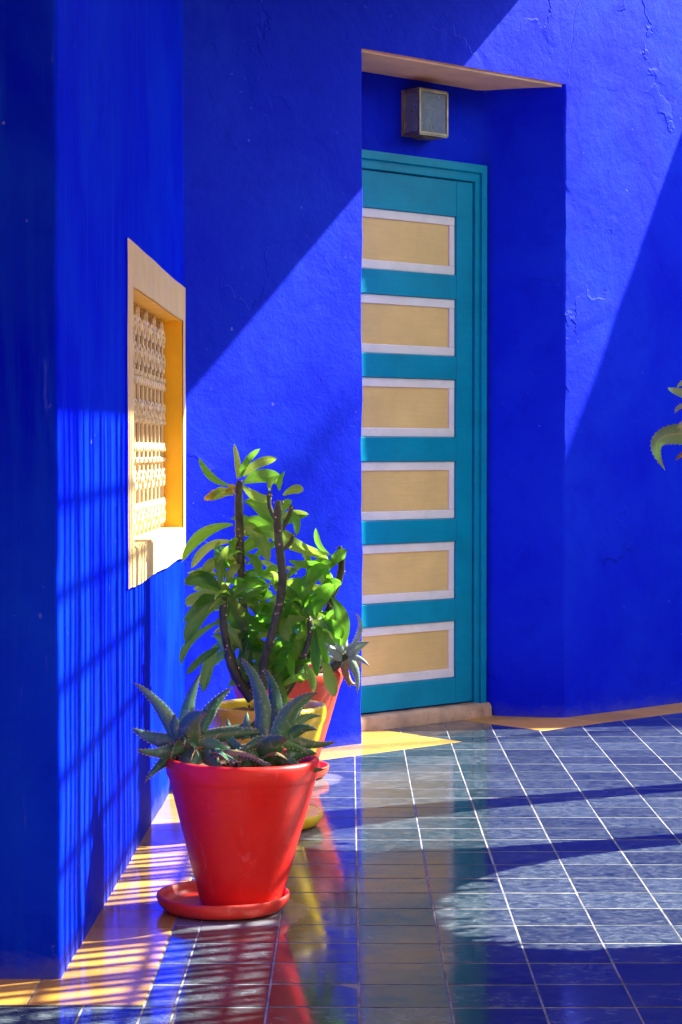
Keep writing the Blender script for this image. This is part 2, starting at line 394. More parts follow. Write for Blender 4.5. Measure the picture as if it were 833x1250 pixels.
# ------------------------------------------------------------------ ground and tiled floor
def clip(poly, a, b, c):                  # keep a*x + b*y >= c
    out = []
    for i in range(len(poly)):
        p, q = poly[i], poly[(i + 1) % len(poly)]
        dp, dq = a * p[0] + b * p[1] - c, a * q[0] + b * q[1] - c
        if dp >= 0: out.append(p)
        if (dp >= 0) != (dq >= 0):
            f = dp / (dp - dq); out.append((p[0] + (q[0] - p[0]) * f, p[1] + (q[1] - p[1]) * f))
    return out
def area(p): return 0.5 * sum(p[i][0] * p[(i + 1) % len(p)][1] - p[(i + 1) % len(p)][0] * p[i][1] for i in range(len(p)))
gr = 400.0
mesh_obj('ground', [(-gr, -gr, -0.03), (gr, -gr, -0.03), (gr, gr, -0.03), (-gr, gr, -0.03)], [(0, 1, 2, 3)], M['ground'], smooth=False)['kind'] = 'structure'
floor = mesh_obj('floor', [(-3.2, 2.95, -0.0009), (1.9, 2.95, -0.0009), (1.9, 13, -0.0009), (-3.2, 13, -0.0009), (-3.2, 2.95, -0.028), (1.9, 2.95, -0.028), (1.9, 13, -0.028), (-3.2, 13, -0.028)],
                 [(0, 1, 2, 3), (7, 6, 5, 4), (0, 4, 5, 1), (1, 5, 6, 2), (2, 6, 7, 3), (3, 7, 4, 0)], M['grout'], smooth=False)
floor['kind'] = 'structure'

mesh_obj('garden_bed', [(2.05, 3.0, -0.024), (9.5, 3.0, -0.024), (9.5, 14, -0.024), (2.05, 14, -0.024)], [(0, 1, 2, 3)], M['bed'], smooth=False)['kind'] = 'structure'  # dark unseen ground sheet added to cut the warm bounce
def shrink(poly, d):
    c = Vector((sum(p[0] for p in poly) / len(poly), sum(p[1] for p in poly) / len(poly)))
    out = []
    n = len(poly)
    for i in range(n):
        p0, p1, p2 = Vector(poly[i - 1]), Vector(poly[i]), Vector(poly[(i + 1) % n])
        e1 = (p1 - p0).normalized(); e2 = (p2 - p1).normalized()
        n1 = Vector((-e1.y, e1.x)); n2 = Vector((-e2.y, e2.x))
        den = 1 + n1.dot(n2)
        out.append(p1 + (n1 + n2) * (d / max(den, 0.35)))
    return out
def tile_geo(poly, z, tilt):
    outer = shrink(poly, 0.0021); inner = shrink(poly, 0.0034)
    c = outer[0]
    def h(p): return z + tilt[0] * (p[0] - c[0]) + tilt[1] * (p[1] - c[1])
    n = len(poly)
    v = [(p[0], p[1], -0.02) for p in outer] + [(p[0], p[1], h(p) - 0.0008) for p in outer] + [(p[0], p[1], h(p)) for p in inner]
    f = [tuple(range(2 * n, 3 * n))]
    for i in range(n):
        j = (i + 1) % n
        f += [(i, j, n + j, n + i), (n + i, n + j, 2 * n + j, 2 * n + i)]
    return v, f
TW = 0.199
tiles, ochre = [], []
XB = -0.445                                # inner edge of the ochre border
BW = 0.235                                 # border width along the door wall
PT0, PT1 = 0.345, 0.845                    # dark passage between the two door borders
rows0 = 4.15
for ci in range(-14, 9):
    x0 = 0.021 + TW * ci; x1 = x0 + TW
    off = random.uniform(-0.006, 0.006)
    for ri in range(-6, 36):
        y0 = rows0 + TW * ri + off + 0.02; y1 = y0 + TW
        sq = [(x0, y0 + 0.0017), (x1, y0 + 0.0017), (x1, y1 - 0.0017), (x0, y1 - 0.0017)]
        pieces = []
        near = clip(sq, 0, -1, -4.585)      # in front of the end wall's border
        if x1 <= XB:
            pieces.append(near)
        elif x0 < XB:
            pieces.append(clip(near, -1, 0, -XB) if len(near) > 2 else [])
            rest = clip(sq, 1, 0, XB); pieces.append(rest)
        else: pieces.append(sq)
        for pc in pieces:
            if len(pc) < 3: continue
            m = N.x * W1.x + N.y * W1.y
            a = clip(pc, N.x, N.y, m + BW)
            if len(a) > 2: a = clip(a, 0, -1, -10.42)
            b = clip(pc, -N.x, -N.y, -(m + BW))
            if len(b) > 2: b = clip(b, N.x, N.y, m + BACK + 0.03)
            mu = U.x * W1.x + U.y * W1.y
            if len(b) > 2: b = clip(b, U.x, U.y, mu + PT0)
            if len(b) > 2: b = clip(b, -U.x, -U.y, -(mu + PT1))
            for q in (a, b):
                if len(q) > 2 and area(q) > 0.0006: tiles.append(q)
def in_view(p):
    x = sum(q[0] for q in p) / len(p); y = sum(q[1] for q in p) / len(p)
    return 4.35 < y < 10.2 and -0.1655 * y - 0.1 < x < 0.158 * y + 0.1
vis = sorted([t for t in tiles if in_view(t)], key=lambda p: sum(q[1] for q in p) / len(p))
rest = [t for t in tiles if not in_view(t)]
rest += vis[300:]; vis = vis[:300]
def tilt(): return (random.gauss(0, 0.0013), random.gauss(0, 0.0013))
for p in vis:
    v, f = tile_geo(p, random.uniform(-0.0002, 0.0002), tilt())
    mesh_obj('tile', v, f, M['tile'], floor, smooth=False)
g = MB(); tone = []
for p in rest:
    v, f = tile_geo(p, random.uniform(-0.0002, 0.0002), tilt()); g.add(v, f); tone += [random.random()] * len(v)
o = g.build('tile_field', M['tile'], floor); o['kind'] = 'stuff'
at = o.data.attributes.new('tone', 'FLOAT', 'POINT'); at.data.foreach_set('value', tone)
# ochre border: along the window wall, round its end, along the door wall
def border(poly, mat):
    if area(poly) < 0: poly = poly[::-1]
    v, f = tile_geo(poly, random.uniform(0.0000, 0.0006), tilt())
    return mesh_obj('border_tile', v, f, mat, floor, smooth=False)
y = 4.585
ys = [4.585, 4.73]
while ys[-1] < 8.0: ys.append(ys[-1] + TW)
for a, b in zip(ys[:-1], ys[1:]):
    q = [(-0.70, a), (XB, a), (XB, b), (-0.70, b)]
    q = clip(q, N.x, N.y, N.x * W1.x + N.y * W1.y + BW)
    if len(q) > 2 and area(q) > 0.001: border(q, M['tile_ochre'])
x = -0.70
while x > -2.6:
    border([(x - TW, 4.585), (x, 4.585), (x, 4.86), (x - TW, 4.86)], M['tile_ochre']); x -= TW
def p2(t, n): q = dw(t, n, 0); return (q.x, q.y)
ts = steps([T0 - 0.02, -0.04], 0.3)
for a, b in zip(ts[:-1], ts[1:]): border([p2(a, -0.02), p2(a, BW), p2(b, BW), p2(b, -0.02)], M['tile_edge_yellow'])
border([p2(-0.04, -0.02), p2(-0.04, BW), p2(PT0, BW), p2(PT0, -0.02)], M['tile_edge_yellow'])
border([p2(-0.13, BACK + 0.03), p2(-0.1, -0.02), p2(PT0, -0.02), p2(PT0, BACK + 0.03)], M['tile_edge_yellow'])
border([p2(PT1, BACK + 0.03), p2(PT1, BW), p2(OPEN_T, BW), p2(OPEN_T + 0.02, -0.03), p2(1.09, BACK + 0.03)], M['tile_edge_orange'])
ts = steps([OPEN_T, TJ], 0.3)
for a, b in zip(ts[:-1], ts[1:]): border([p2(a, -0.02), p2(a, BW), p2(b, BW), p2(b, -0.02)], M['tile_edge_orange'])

# ------------------------------------------------------------------ the blue house
house = empty('house', (-0.64, 8.1, 0))
tag(house, 'cobalt blue plastered house with turquoise panelled door and ochre framed window', 'house')
HB = house.location.copy()
def part(o, parent=None):                 # keep world coordinates under the house empty
    o.parent = parent or house
    if parent is None: o.matrix_parent_inverse.translation = -HB
    return o
def rough_plaster(w, nrm_of, amp, edges=None):
    for i, v in enumerate(w.v):
        n = nrm_of(v)
        d = amp * (mnoise.noise(v * 2.1) + 0.5 * mnoise.noise(v * 5.3 + Vector((4, 1, 9))) + 0.25 * mnoise.noise(v * 12.0))
        w.v[i] = v + n * d
        if edges: w.v[i] = edges(w.v[i], v)
# door wall with its splayed recess
w = Weld()
tt = steps([T0, 0.0, OPEN_T, TJ + 0.02], 0.045); zz = steps([-0.02, OPEN_Z, 3.66], 0.045)
for t0, t1 in zip(tt[:-1], tt[1:]):
    for z0, z1 in zip(zz[:-1], zz[1:]):
        if 0 - 1e-6 <= t0 and t1 <= OPEN_T + 1e-6 and z1 <= OPEN_Z + 1e-6: continue
        w.q(dw(t0, 0, z0), dw(t1, 0, z0), dw(t1, 0, z1), dw(t0, 0, z1))
zo = [z for z in zz if z <= OPEN_Z + 1e-6]
rev = [(OPEN_T, 0), (1.217, -0.035), (1.187, -0.075), (1.156, -0.12), (1.128, -0.165), (1.106, -0.205), (1.086, -0.245), (1.070, -0.28), (1.054, -0.31), (1.036, BACK + 0.012), (1.015, BACK), (0.98, BACK)]
bk = steps([-0.14, 0.98], 0.05)[::-1][1:]
rev_all = rev + [(t, BACK) for t in bk] + [(-0.11, BACK + 0.06), (-0.08, -0.18), (-0.04, -0.08), (0.0, 0.0)]
for (a, b) in zip(rev_all[:-1], rev_all[1:]):
    for z0, z1 in zip(zo[:-1], zo[1:]):
        w.q(dw(b[0], b[1], z0), dw(a[0], a[1], z0), dw(a[0], a[1], z1), dw(b[0], b[1], z1))
def edge_wob(new, old):
    r = old - W1; t = r.dot(U); n = r.dot(N)
    if abs(n) < 1e-3 and old.z <= OPEN_Z + 1e-3:
        if abs(t) < 1e-3: new = new + U * (0.007 * mnoise.noise(Vector((1, 2, old.z * 3.0))) + 0.004 * mnoise.noise(Vector((5, 2, old.z * 11))))
        if abs(t - OPEN_T) < 1e-3: new = new + U * (0.008 * mnoise.noise(Vector((7, 2, old.z * 2.5))) + 0.004 * mnoise.noise(Vector((9, 2, old.z * 12))))
    return new
rough_plaster(w, lambda v: N, 0.0045, edge_wob)
o = mesh_obj('wall', w.v, w.f, M['blue_door_wall'], smooth=True, auto=35); part(o)
o['label'] = 'rough cobalt blue wall holding the turquoise door'
b = o.modifiers.new('bevel', 'BEVEL'); b.width = 0.009; b.segments = 3; b.limit_method = 'ANGLE'; b.angle_limit = R(50)
# ochre underside of the lintel
g = MB()
low = [(t, n) for (t, n) in rev] + [(t, BACK) for t in bk] + [(-0.11, BACK + 0.06), (-0.05, -0.08), (-0.04, -0.0145)]
low[0] = (OPEN_T + 0.06, -0.0145); low[1] = (1.245, -0.036)
loop = [dw(t, n, OPEN_Z - 0.012) for (t, n) in low]
top = [dw(t, n, OPEN_Z + 0.03) for (t, n) in low]
n_ = len(loop)
g.add(loop + top, [tuple(range(n_)), tuple(range(2 * n_ - 1, n_ - 1, -1))] + [(i, n_ + i, n_ + (i + 1) % n_, (i + 1) % n_) for i in range(n_)])
o = part(g.build('lintel_underside', M['soffit'])); o['label'] = 'ochre painted underside of the door recess'
bm = bmesh.new(); bm.from_mesh(o.data); bmesh.ops.recalc_face_normals(bm, faces=bm.faces); bm.to_mesh(o.data); bm.free()
# window wall
WS0, WS1 = 1.315, 3.235                    # outer edges of the window surround along the wall
WZ0, WZ1 = 0.80, 1.815
OS0, OS1, OZ0, OZ1 = 1.455, 3.130, 0.915, 1.685      # the opening
ND = -0.082                                # niche depth
w = Weld()
ss = steps([0, OS0, OS1, LWL + 0.06], 0.06); zz = steps([-0.02, OZ0, OZ1, 3.55], 0.06)
for s0, s1 in zip(ss[:-1], ss[1:]):
    for z0, z1 in zip(zz[:-1], zz[1:]):
        if OS0 - 1e-6 <= s0 and s1 <= OS1 + 1e-6 and OZ0 - 1e-6 <= z0 and z1 <= OZ1 + 1e-6: continue
        w.q(lw(s0, 0, z0), lw(s1, 0, z0), lw(s1, 0, z1), lw(s0, 0, z1))
xs = [0.0] + steps([0.05, 2.4], 0.12)
for a, b in zip(xs[:-1], xs[1:]):
    for z0, z1 in zip(zz[:-1], zz[1:]):
        w.q(lw(0, -b, z0), lw(0, -a, z0), lw(0, -a, z1), lw(0, -b, z1))
rough_plaster(w, lambda v: LWN if (v - LW0).dot(LWU) > 0.01 else Vector((0.5, -0.8, 0)), 0.0035, lambda nw, od: nw + (LWU + LWN * 0.6) * (0.006 * mnoise.noise(Vector((3, 1, od.z * 4))) + 0.004 * mnoise.noise(Vector((8, 1, od.z * 15)))) if abs((od - LW0).dot(LWU)) < 1e-3 and abs((od - LW0).dot(LWN)) < 1e-3 else nw)
o = mesh_obj('wall', w.v, w.f, M['blue_window_wall'], smooth=True, auto=35); part(o)
o['label'] = 'streaky blue wall with the ochre framed window'
b = o.modifiers.new('bevel', 'BEVEL'); b.width = 0.010; b.segments = 3; b.limit_method = 'ANGLE'; b.angle_limit = R(50)
# far wall beyond the frame, corridor wall, posts and roof of the gallery
J = dw(TJ, 0, 0)
g = MB(); g.box((J.x - 0.03, J.y - 0.005, -0.02), (6 * 0.9866, 6 * 0.1633, 0), (-0.3 * 0.1633, 0.3 * 0.9866, 0), (0, 0, 3.55)); part(g.build('wall', M['blue_plain'], bevel=0.02))
g = MB(); g.box((1.53, 4.2, -0.02), (0.06, 0, 0), (0, 1.0, 0), (0, 0, 1.62)); part(g.build('wall', M['blue_plain'], bevel=0.01))
for yp in (5.12,):
    g = MB(); g.box((1.50, yp, -0.01), (0.12, 0, 0), (0, 0.12, 0), (0, 0, ROOF_Z + 0.005)); part(g.build('post', M['wood'], bevel=0.01))
E0 = dw(1.285, -0.05, 0); E1 = dw(1.285, 0.84, 0)
g = MB()
poly = [(E0.x, E0.y), (-0.75, 8.06), (-0.75, 4.9), (-1.0, 4.9), (-1.0, 0.2), (1.56, 0.2), (1.56, E1.y)]
lo = [(x, y, ROOF_Z) for x, y in poly]; hi = [(x, y, ROOF_Z + 0.14) for x, y in poly]; n_ = len(poly)
g.add(lo + hi, [tuple(range(n_)), tuple(range(2 * n_ - 1, n_ - 1, -1))] + [(i, n_ + i, n_ + (i + 1) % n_, (i + 1) % n_) for i in range(n_)])
o = part(g.build('roof', M['wood']))
bm = bmesh.new(); bm.from_mesh(o.data); bmesh.ops.recalc_face_normals(bm, faces=bm.faces); bm.to_mesh(o.data); bm.free()
g = MB(); g.box((1.55, 0.2, 2.2), (0.03, 0, 0), (0, 3.95, 0), (0, 0, 1.29)); part(g.build('fascia_board', M['wood'], bevel=0.004))  # unseen deep board added to keep sky light off the end wall
g = MB(); g.box((1.50, 7.70, -0.01), (0.12, 0, 0), (0, 0.12, 0), (0, 0, ROOF_Z + 0.005)); part(g.build('post', M['wood'], bevel=0.01))
g = MB(); g.box((-1.10, 0.2, -0.02), (0.27, 0, 0), (0, 4.60, 0), (0, 0, ROOF_Z + 0.01)); part(g.build('timber_partition', M['wood'], bevel=0.02))  # unseen dark partition added to shade the end wall


# dense foliage bank added out of view on the right to block sky light
hg = empty('hedge', (8.5, 6.0, -0.03)); tag(hg, 'tall dark green garden hedge across the sunlit path on the right', 'hedge')
g = MB(); rh = random.Random(3)
for q in range(5200):
    c = Vector((rh.gauss(0, 0.45), rh.uniform(-7, 9), 0)); c.z = rh.uniform(0.1, 4.2 + 0.5 * mnoise.noise(Vector((c.y * 0.6, 2, 1))))
    a_ = Vector((rh.uniform(-1, 1), rh.uniform(-1, 1), rh.uniform(-1, 1))).normalized(); b_ = a_.orthogonal().normalized(); s_ = rh.uniform(0.10, 0.22)
    g.add([c - a_ * s_, c + b_ * s_ * 0.45, c + a_ * s_, c - b_ * s_ * 0.45], [(0, 1, 2, 3)])
g.build('foliage', M['hedge_leaf'], hg)
g = MB()
for yq in range(-6, 9): g.tube([(0, yq, 0), (0.05, yq + 0.1, 1.8), (0, yq - 0.05, 3.4)], [0.07, 0.05, 0.02], 6)
g.box((-0.25, -7, 0.0), (0.5, 0, 0), (0, 16, 0), (0, 0, 3.7))
g.build('branches', M['stem'], hg)
# slender tree far off on the right: its sparse top throws a soft patch of shade on the door wall
tr = empty('slender_tree', (10.74, 13.61, -0.03)); tag(tr, 'slender tall tree with a small sparse top far beyond the hedge', 'tree')
g = MB(); g.tube([(0.05, 0.1, 0), (0.0, 0.05, 4), (0.03, 0.0, 8), (0, 0, 11.6), (0, 0, 12.35)], [0.07, 0.055, 0.04, 0.025, 0.008], 8)
for q in range(14):
    an = q * 2.4; zb = 11.6 + 0.05 * q
    g.tube([(0, 0, zb), (math.cos(an) * 0.25, math.sin(an) * 0.25, zb + 0.12), (math.cos(an) * 0.42, math.sin(an) * 0.42, zb + 0.18)], [0.012, 0.008, 0.003], 5)
g.build('trunk', M['stem'], tr, smooth=True)
g = MB(); rt = random.Random(9)
for q in range(170):
    d = Vector((rt.gauss(0, 0.27), rt.gauss(0, 0.27), rt.gauss(0, 0.19))); c = Vector((0, 0, 12.05)) + d
    a_ = Vector((rt.uniform(-1, 1), rt.uniform(-1, 1), rt.uniform(-1, 1))).normalized(); b_ = a_.orthogonal().normalized(); s_ = rt.uniform(0.04, 0.085)
    g.add([c - a_ * s_, c + b_ * s_ * 0.5, c + a_ * s_, c - b_ * s_ * 0.5], [(0, 1, 2, 3)])
g.build('crown', M['hedge_leaf'], tr)
# unseen terracotta wall added behind the viewer to bounce warm light
g = MB(); g.box((0, 0, 0), (12, 0, 0), (0, 0.35, 0), (0, 0, 5.4)); g.box((-0.06, -0.05, 5.4), (12.12, 0, 0), (0, 0.45, 0), (0, 0, 0.12))
o = g.build('garden_wall', M['pink_wall'], bevel=0.02, loc=(-6, -3.8, -0.03)); tag(o, 'long terracotta pink garden wall standing behind the viewer', 'wall')

# ------------------------------------------------------------------ door
door = empty('door'); part(door); door['label'] = 'turquoise door with six ochre panels edged in white'
DX = dw(0, 0, 0)
def dpart(o): return part(o, door)
door.matrix_parent_inverse.translation = -HB
DT0, DT1 = -0.10, 0.968; DZ0, DZ1 = 0.072, 2.405
LEAF = BACK + 0.006                        # face of the sunk panels' ground
g = MB()
def dbox(g, t0, t1, z0, z1, n0, n1, mi=0): g.box(dw(t0, n0, z0), U * (t1 - t0), Z * (z1 - z0), N * (n1 - n0), mi)
PZ = [(2.246, 1.985), (1.878, 1.624), (1.520, 1.263), (1.156, 0.900), (0.798, 0.540), (0.441, 0.187)]
PT_L, PT_R = 0.02, 0.864
dbox(g, DT0, PT_L, DZ0, DZ1, LEAF - 0.03, LEAF + 0.022); dbox(g, PT_R, DT1, DZ0, DZ1, LEAF - 0.03, LEAF + 0.022)
edges = [DZ1] + [z for pr in PZ for z in pr] + [DZ0]
for i in range(0, len(edges), 2): dbox(g, PT_L, PT_R, edges[i + 1], edges[i], LEAF - 0.03, LEAF + 0.0215)
dpart(g.build('leaf_frame', M['teal'], bevel=0.003))
for (zt, zb) in PZ:
    g = MB(); q = 0.001; wd = 0.040
    dbox(g, PT_L + q, PT_R - q, zt - wd, zt - q, LEAF - 0.028, LEAF + 0.012); dbox(g, PT_L + q, PT_R - q, zb + q, zb + wd, LEAF - 0.028, LEAF + 0.012)
    dbox(g, PT_R - wd * 0.85, PT_R - q, zb + wd, zt - wd, LEAF - 0.028, LEAF + 0.0115); dbox(g, PT_L + q, PT_L + wd, zb + wd, zt - wd, LEAF - 0.028, LEAF + 0.0115)
    dpart(g.build('trim', M['white_trim'], bevel=0.003))
    g = MB(); dbox(g, PT_L + wd, PT_R - wd * 0.85, zb + wd, zt - wd, LEAF - 0.028, LEAF + 0.004)
    dpart(g.build('panel', M['panel'], bevel=0.002))
g = MB(); f0 = BACK - 0.01
dbox(g, DT1 + 0.004, 1.026, 0.03, 2.474, f0, BACK + 0.040); dbox(g, DT0 - 0.04, 1.026, DZ1 + 0.004, 2.474, f0, BACK + 0.0405)
dbox(g, 1.002, 1.036, 0.03, 2.486, f0, BACK + 0.054); dbox(g, DT0 - 0.04, 1.036, 2.448, 2.486, f0, BACK + 0.0545)
dpart(g.build('frame', M['teal'], bevel=0.004))
g = MB(); nstep = 26; v = []
for i in range(nstep + 1):
    t = -0.12 + (1.05 + 0.12) * i / nstep
    a = 0.006 * mnoise.noise(Vector((t * 6, 0, 3))); c = 0.005 * mnoise.noise(Vector((t * 9, 4, 3)))
    v += [dw(t, BACK - 0.02, -0.01), dw(t, BACK + 0.075 + a, -0.01), dw(t, BACK + 0.072 + a, 0.046 + c), dw(t, BACK + 0.058 + a, 0.062 + c), dw(t, BACK - 0.02, 0.066)]
f = [(i * 5 + j, i * 5 + (j + 1), i * 5 + 5 + (j + 1), i * 5 + 5 + j) for i in range(nstep) for j in range(4)]
f += [(0, 4, 3, 2, 1), tuple(nstep * 5 + j for j in range(5))]
g.add(v, f); part(g.build('door_step', M['threshold'], smooth=True, auto=40))

# ------------------------------------------------------------------ window
win = empty('window'); part(win); win.matrix_parent_inverse.translation = -HB
win['label'] = 'ochre framed niche window with an ornate cream grille'
def wbox(g, s0, s1, z0, z1, n0, n1): g.box(lw(s0, n0, z0), LWU * (s1 - s0), Z * (z1 - z0), LWN * (n1 - n0))
w = Weld(); PR = 0.009
def ring(s0, s1, z0, z1, a0, a1, c0, c1, n):
    sa = steps([s0, a0, a1, s1], 0.07); za = steps([z0, c0, c1, z1], 0.07)
    for p, q in zip(sa[:-1], sa[1:]):
        for r, t in zip(za[:-1], za[1:]):
            if a0 - 1e-6 <= p and q <= a1 + 1e-6 and c0 - 1e-6 <= r and t <= c1 + 1e-6: continue
            w.q(lw(p, n, r), lw(q, n, r), lw(q, n, t), lw(p, n, t))
    return sa, za
sa, za = ring(WS0, WS1, WZ0, WZ1, OS0, OS1, OZ0, OZ1, PR)
for p, q in zip(sa[:-1], sa[1:]):
    w.q(lw(p, PR, WZ1), lw(q, PR, WZ1), lw(q, -0.01, WZ1), lw(p, -0.01, WZ1)); w.q(lw(q, PR, WZ0), lw(p, PR, WZ0), lw(p, -0.01, WZ0), lw(q, -0.01, WZ0))
for r, t in zip(za[:-1], za[1:]):
    w.q(lw(WS0, PR, r), lw(WS0, PR, t), lw(WS0, -0.01, t), lw(WS0, -0.01, r)); w.q(lw(WS1, PR, t), lw(WS1, PR, r), lw(WS1, -0.01, r), lw(WS1, -0.01, t))
for i, v in enumerate(w.v):
    s = (v - LW0).dot(LWU); k_ = 0
    if abs(v.z - WZ0) < 0.01: w.v[i] = v + Z * (0.016 * mnoise.noise(Vector((s * 1.6, 3, 0))) + 0.006 * mnoise.noise(Vector((s * 7, 3, 0))))
    else: w.v[i] = v + LWN * (0.0025 * mnoise.noise(v * 3)) + Z * 0.004 * mnoise.noise(v * 2.5) + LWU * 0.004 * mnoise.noise(v * 2.2 + Vector((5, 5, 5)))
fm = []
for f_ in w.f:
    q0, q1, q2 = (w.v[i] for i in f_[:3]); nn_ = (q1 - q0).cross(q2 - q0).normalized(); fm.append(0 if abs(nn_.dot(LWN)) > 0.6 else 1)
o = part(mesh_obj('frame', w.v, w.f, None, smooth=True, auto=35, mats=[M['ochre_frame'], M['blue_window_wall']], fmat=fm), win)
b = o.modifiers.new('bevel', 'BEVEL'); b.width = 0.0025; b.segments = 3; b.limit_method = 'ANGLE'; b.angle_limit = R(50)
g = MB(); e = 0.003
wbox(g, OS1 - e, OS1 + 0.03, OZ0 - 0.02, OZ1 + 0.02, ND - 0.03, PR - 0.004); wbox(g, OS0 - 0.03, OS0 + e, OZ0 - 0.02, OZ1 + 0.02, ND - 0.03, PR - 0.004)
wbox(g, OS0 + e, OS1 - e, OZ1 - e, OZ1 + 0.03, ND - 0.03, PR - 0.0045)
o = part(g.build('niche_lining', M['ochre_deep']), win); o['label'] = 'deep yellow ochre reveals of the window niche'
g = MB(); wbox(g, OS0 + e, OS1 - e, OZ0 - 0.03, OZ0 + e, ND - 0.03, PR - 0.0045); part(g.build('sill', M['ochre_frame']), win)
g = MB(); wbox(g, OS0 - 0.02, OS1 + 0.02, OZ0 - 0.02, OZ1 + 0.02, ND - 0.06, ND - 0.031); part(g.build('shutter', M['shutter']), win)
# wrought grille: bars with collars, rings and paired scrolls, five repeats
GN = ND + 0.012; S0g, S1g = OS0 + 0.03, OS1 - 0.02
NB = 13; pitch = (S1g - S0g) / (NB - 1)
bar = MB(); hz = OZ1 - OZ0
bar.tube([(0, 0, 0.006 + hz * i / 12 * 0.985) for i in range(13)], 0.0068, 7)
for zc, rr in ((0.10, 0.016), (0.255, 0.017), (0.39, 0.016), (0.405, 0.014), (0.545, 0.017), (0.62, 0.015)):
    bar.lathe([(0.004, zc - 0.012), (rr, zc - 0.006), (rr, zc + 0.006), (0.004, zc + 0.012)], 8)
bo = None
for i in range(NB):
    q = lw(S0g + pitch * i, GN, OZ0)
    if bo is None: bo = bar.build('bar', M['grille'], smooth=True, auto=50); o = bo
    else: o = bo.copy(); COL.objects.link(o)
    part(o, win); o.location = q
def scroll(cz, rx, rz, sgn, turns=1.35, n=20):
    pts = []
    for i in range(n + 1):
        a = i / n * turns * 2 * math.pi; r = 1 - 0.72 * i / n
        pts.append((math.cos(a) * rx * r * sgn, math.sin(a) * rz * r + cz))
    return pts
mot = MB()
def plane_tube(pts, rad): mot.tube([LWU * a + LWN * 0.012 + Z * b_ for a, b_ in pts], rad, 6)
hp = pitch
for cz, rz in ((0.05, 0.040), (0.185, 0.040), (0.43, 0.03), (0.60, 0.045), (0.69, 0.04)):
    for sg in (-1, 1): plane_tube([(a + sg * hp * 0.5, b_) for a, b_ in scroll(cz, hp * 0.44, rz, sg)], 0.0046)
for cz in (0.10, 0.30, 0.52):
    plane_tube([(hp * (i / 8 - 1), cz + 0.012 * math.sin(i * 1.57)) for i in range(17)], 0.0045)
plane_tube([(math.cos(a / 12 * 2 * math.pi) * 0.032, 0.735 + 0.022 * math.sin(a / 12 * 2 * math.pi)) for a in range(13)], 0.006)
mo = None
for i in range(NB // 2):
    q = lw(S0g + pitch * (1 + 2 * i), GN, OZ0)
    if mo is None: mo = mot.build('scrollwork', M['grille'], smooth=True, auto=50); o = mo
    else: o = mo.copy(); COL.objects.link(o)
    part(o, win); o.location = q

# ------------------------------------------------------------------ wall lamp over the door
LC = dw(0.640, BACK, 2.674)
lamp = empty('wall_lamp', LC); tag(lamp, 'square bronze wall lamp with frosted panes above the turquoise door', 'lamp')
LWd, LH, LD = 0.090, 0.096, 0.108
def lbox(g, u0, u1, z0, z1, n0, n1): g.box(U * u0 + N * n0 + Z * z0, U * (u1 - u0), Z * (z1 - z0), N * (n1 - n0))
g = MB(); fr = 0.011
for su in (-1, 1):
    for nn in (0.012, LD):
        u0 = su * LWd - (fr if su > 0 else 0); lbox(g, u0, u0 + fr, -LH, LH, nn - fr, nn)
for zz_ in (-LH, LH - fr):
    lbox(g, -LWd + fr, LWd - fr, zz_, zz_ + fr, LD - fr, LD - 0.0008)
    for su in (-1, 1):
        u0 = su * LWd - (fr if su > 0 else 0); lbox(g, u0 + 0.0007, u0 + fr - 0.0007, zz_ + 0.0006, zz_ + fr - 0.0006, 0.012, LD - fr)
g.build('cage', M['bronze'], lamp, bevel=0.002)
g = MB(); lbox(g, -LWd - 0.004, LWd + 0.004, -LH - 0.004, LH + 0.004, -0.012, 0.004); lbox(g, -0.04, 0.04, -LH - 0.014, -LH + 0.002, 0.02, 0.08); g.build('back_plate', M['bronze'], lamp, bevel=0.002)
g = MB(); lbox(g, -LWd + 0.003, LWd - 0.003, LH - 0.006, LH + 0.006, 0.005, LD - 0.004); g.build('lid', M['bronze'], lamp, bevel=0.002)
g = MB(); lbox(g, -LWd + 0.003, LWd - 0.003, -LH - 0.006, -LH + 0.006, 0.005, LD - 0.004); g.build('bottom_plate', M['bronze'], lamp, bevel=0.002)
g = MB(); lbox(g, -LWd + fr + 0.0005, LWd - fr - 0.0005, -LH + fr + .0005, LH - fr - .0005, LD - 0.008, LD - 0.005); g.build('pane', M['glass'], lamp)
for su in (-1, 1):
    g = MB(); u0 = su * (LWd - 0.0065) - 0.0015; lbox(g, u0, u0 + 0.003, -LH + fr + .0005, LH - fr - .0005, 0.0125, LD - fr - 0.0005); g.build('pane', M['glass'], lamp)
g = MB(); c = U * 0.0 + N * 0.055
pr = [(0.0005, -0.075), (0.016, -0.072), (0.016, -0.04), (0.020, -0.03), (0.032, 0.0), (0.034, 0.015), (0.028, 0.036), (0.014, 0.048), (0.0005, 0.051)]
g.lathe(pr, 20, c=c); g.build('bulb', M['bulb'], lamp, smooth=True)

# ------------------------------------------------------------------ slatted screen hung between post and wall (just out of the picture on the right)
scr = empty('lattice_screen', (1.56, 6.6, 0)); tag(scr, 'dark wooden lattice screen hanging between post and corridor wall', 'screen')
def sbox(x0, x1, y0, y1, z0, z1, nm):
    g = MB(); g.box((x0 - 1.56, y0 - 6.6, z0), (x1 - x0, 0, 0), (0, y1 - y0, 0), (0, 0, z1 - z0)); return g.build(nm, M['wood'], scr)
SB = 1.74
ARCH = [(5.50, 6.74, 0.72, 1.36), (6.90, 7.695, 0.50, 1.735)]     # y range, springing, crown
g = MB(); ya = steps([5.245, 5.50, 6.74, 6.90, 7.695], 0.05); prev = None
def under(yq):
    for (a0, a1, sp, cr) in ARCH:
        if a0 + 1e-6 < yq < a1 - 1e-6:
            u = (yq - (a0 + a1) / 2) / ((a1 - a0) / 2); return sp + (cr - sp) * math.sqrt(max(0, 1 - abs(u) ** 2.2))
    return 0.0
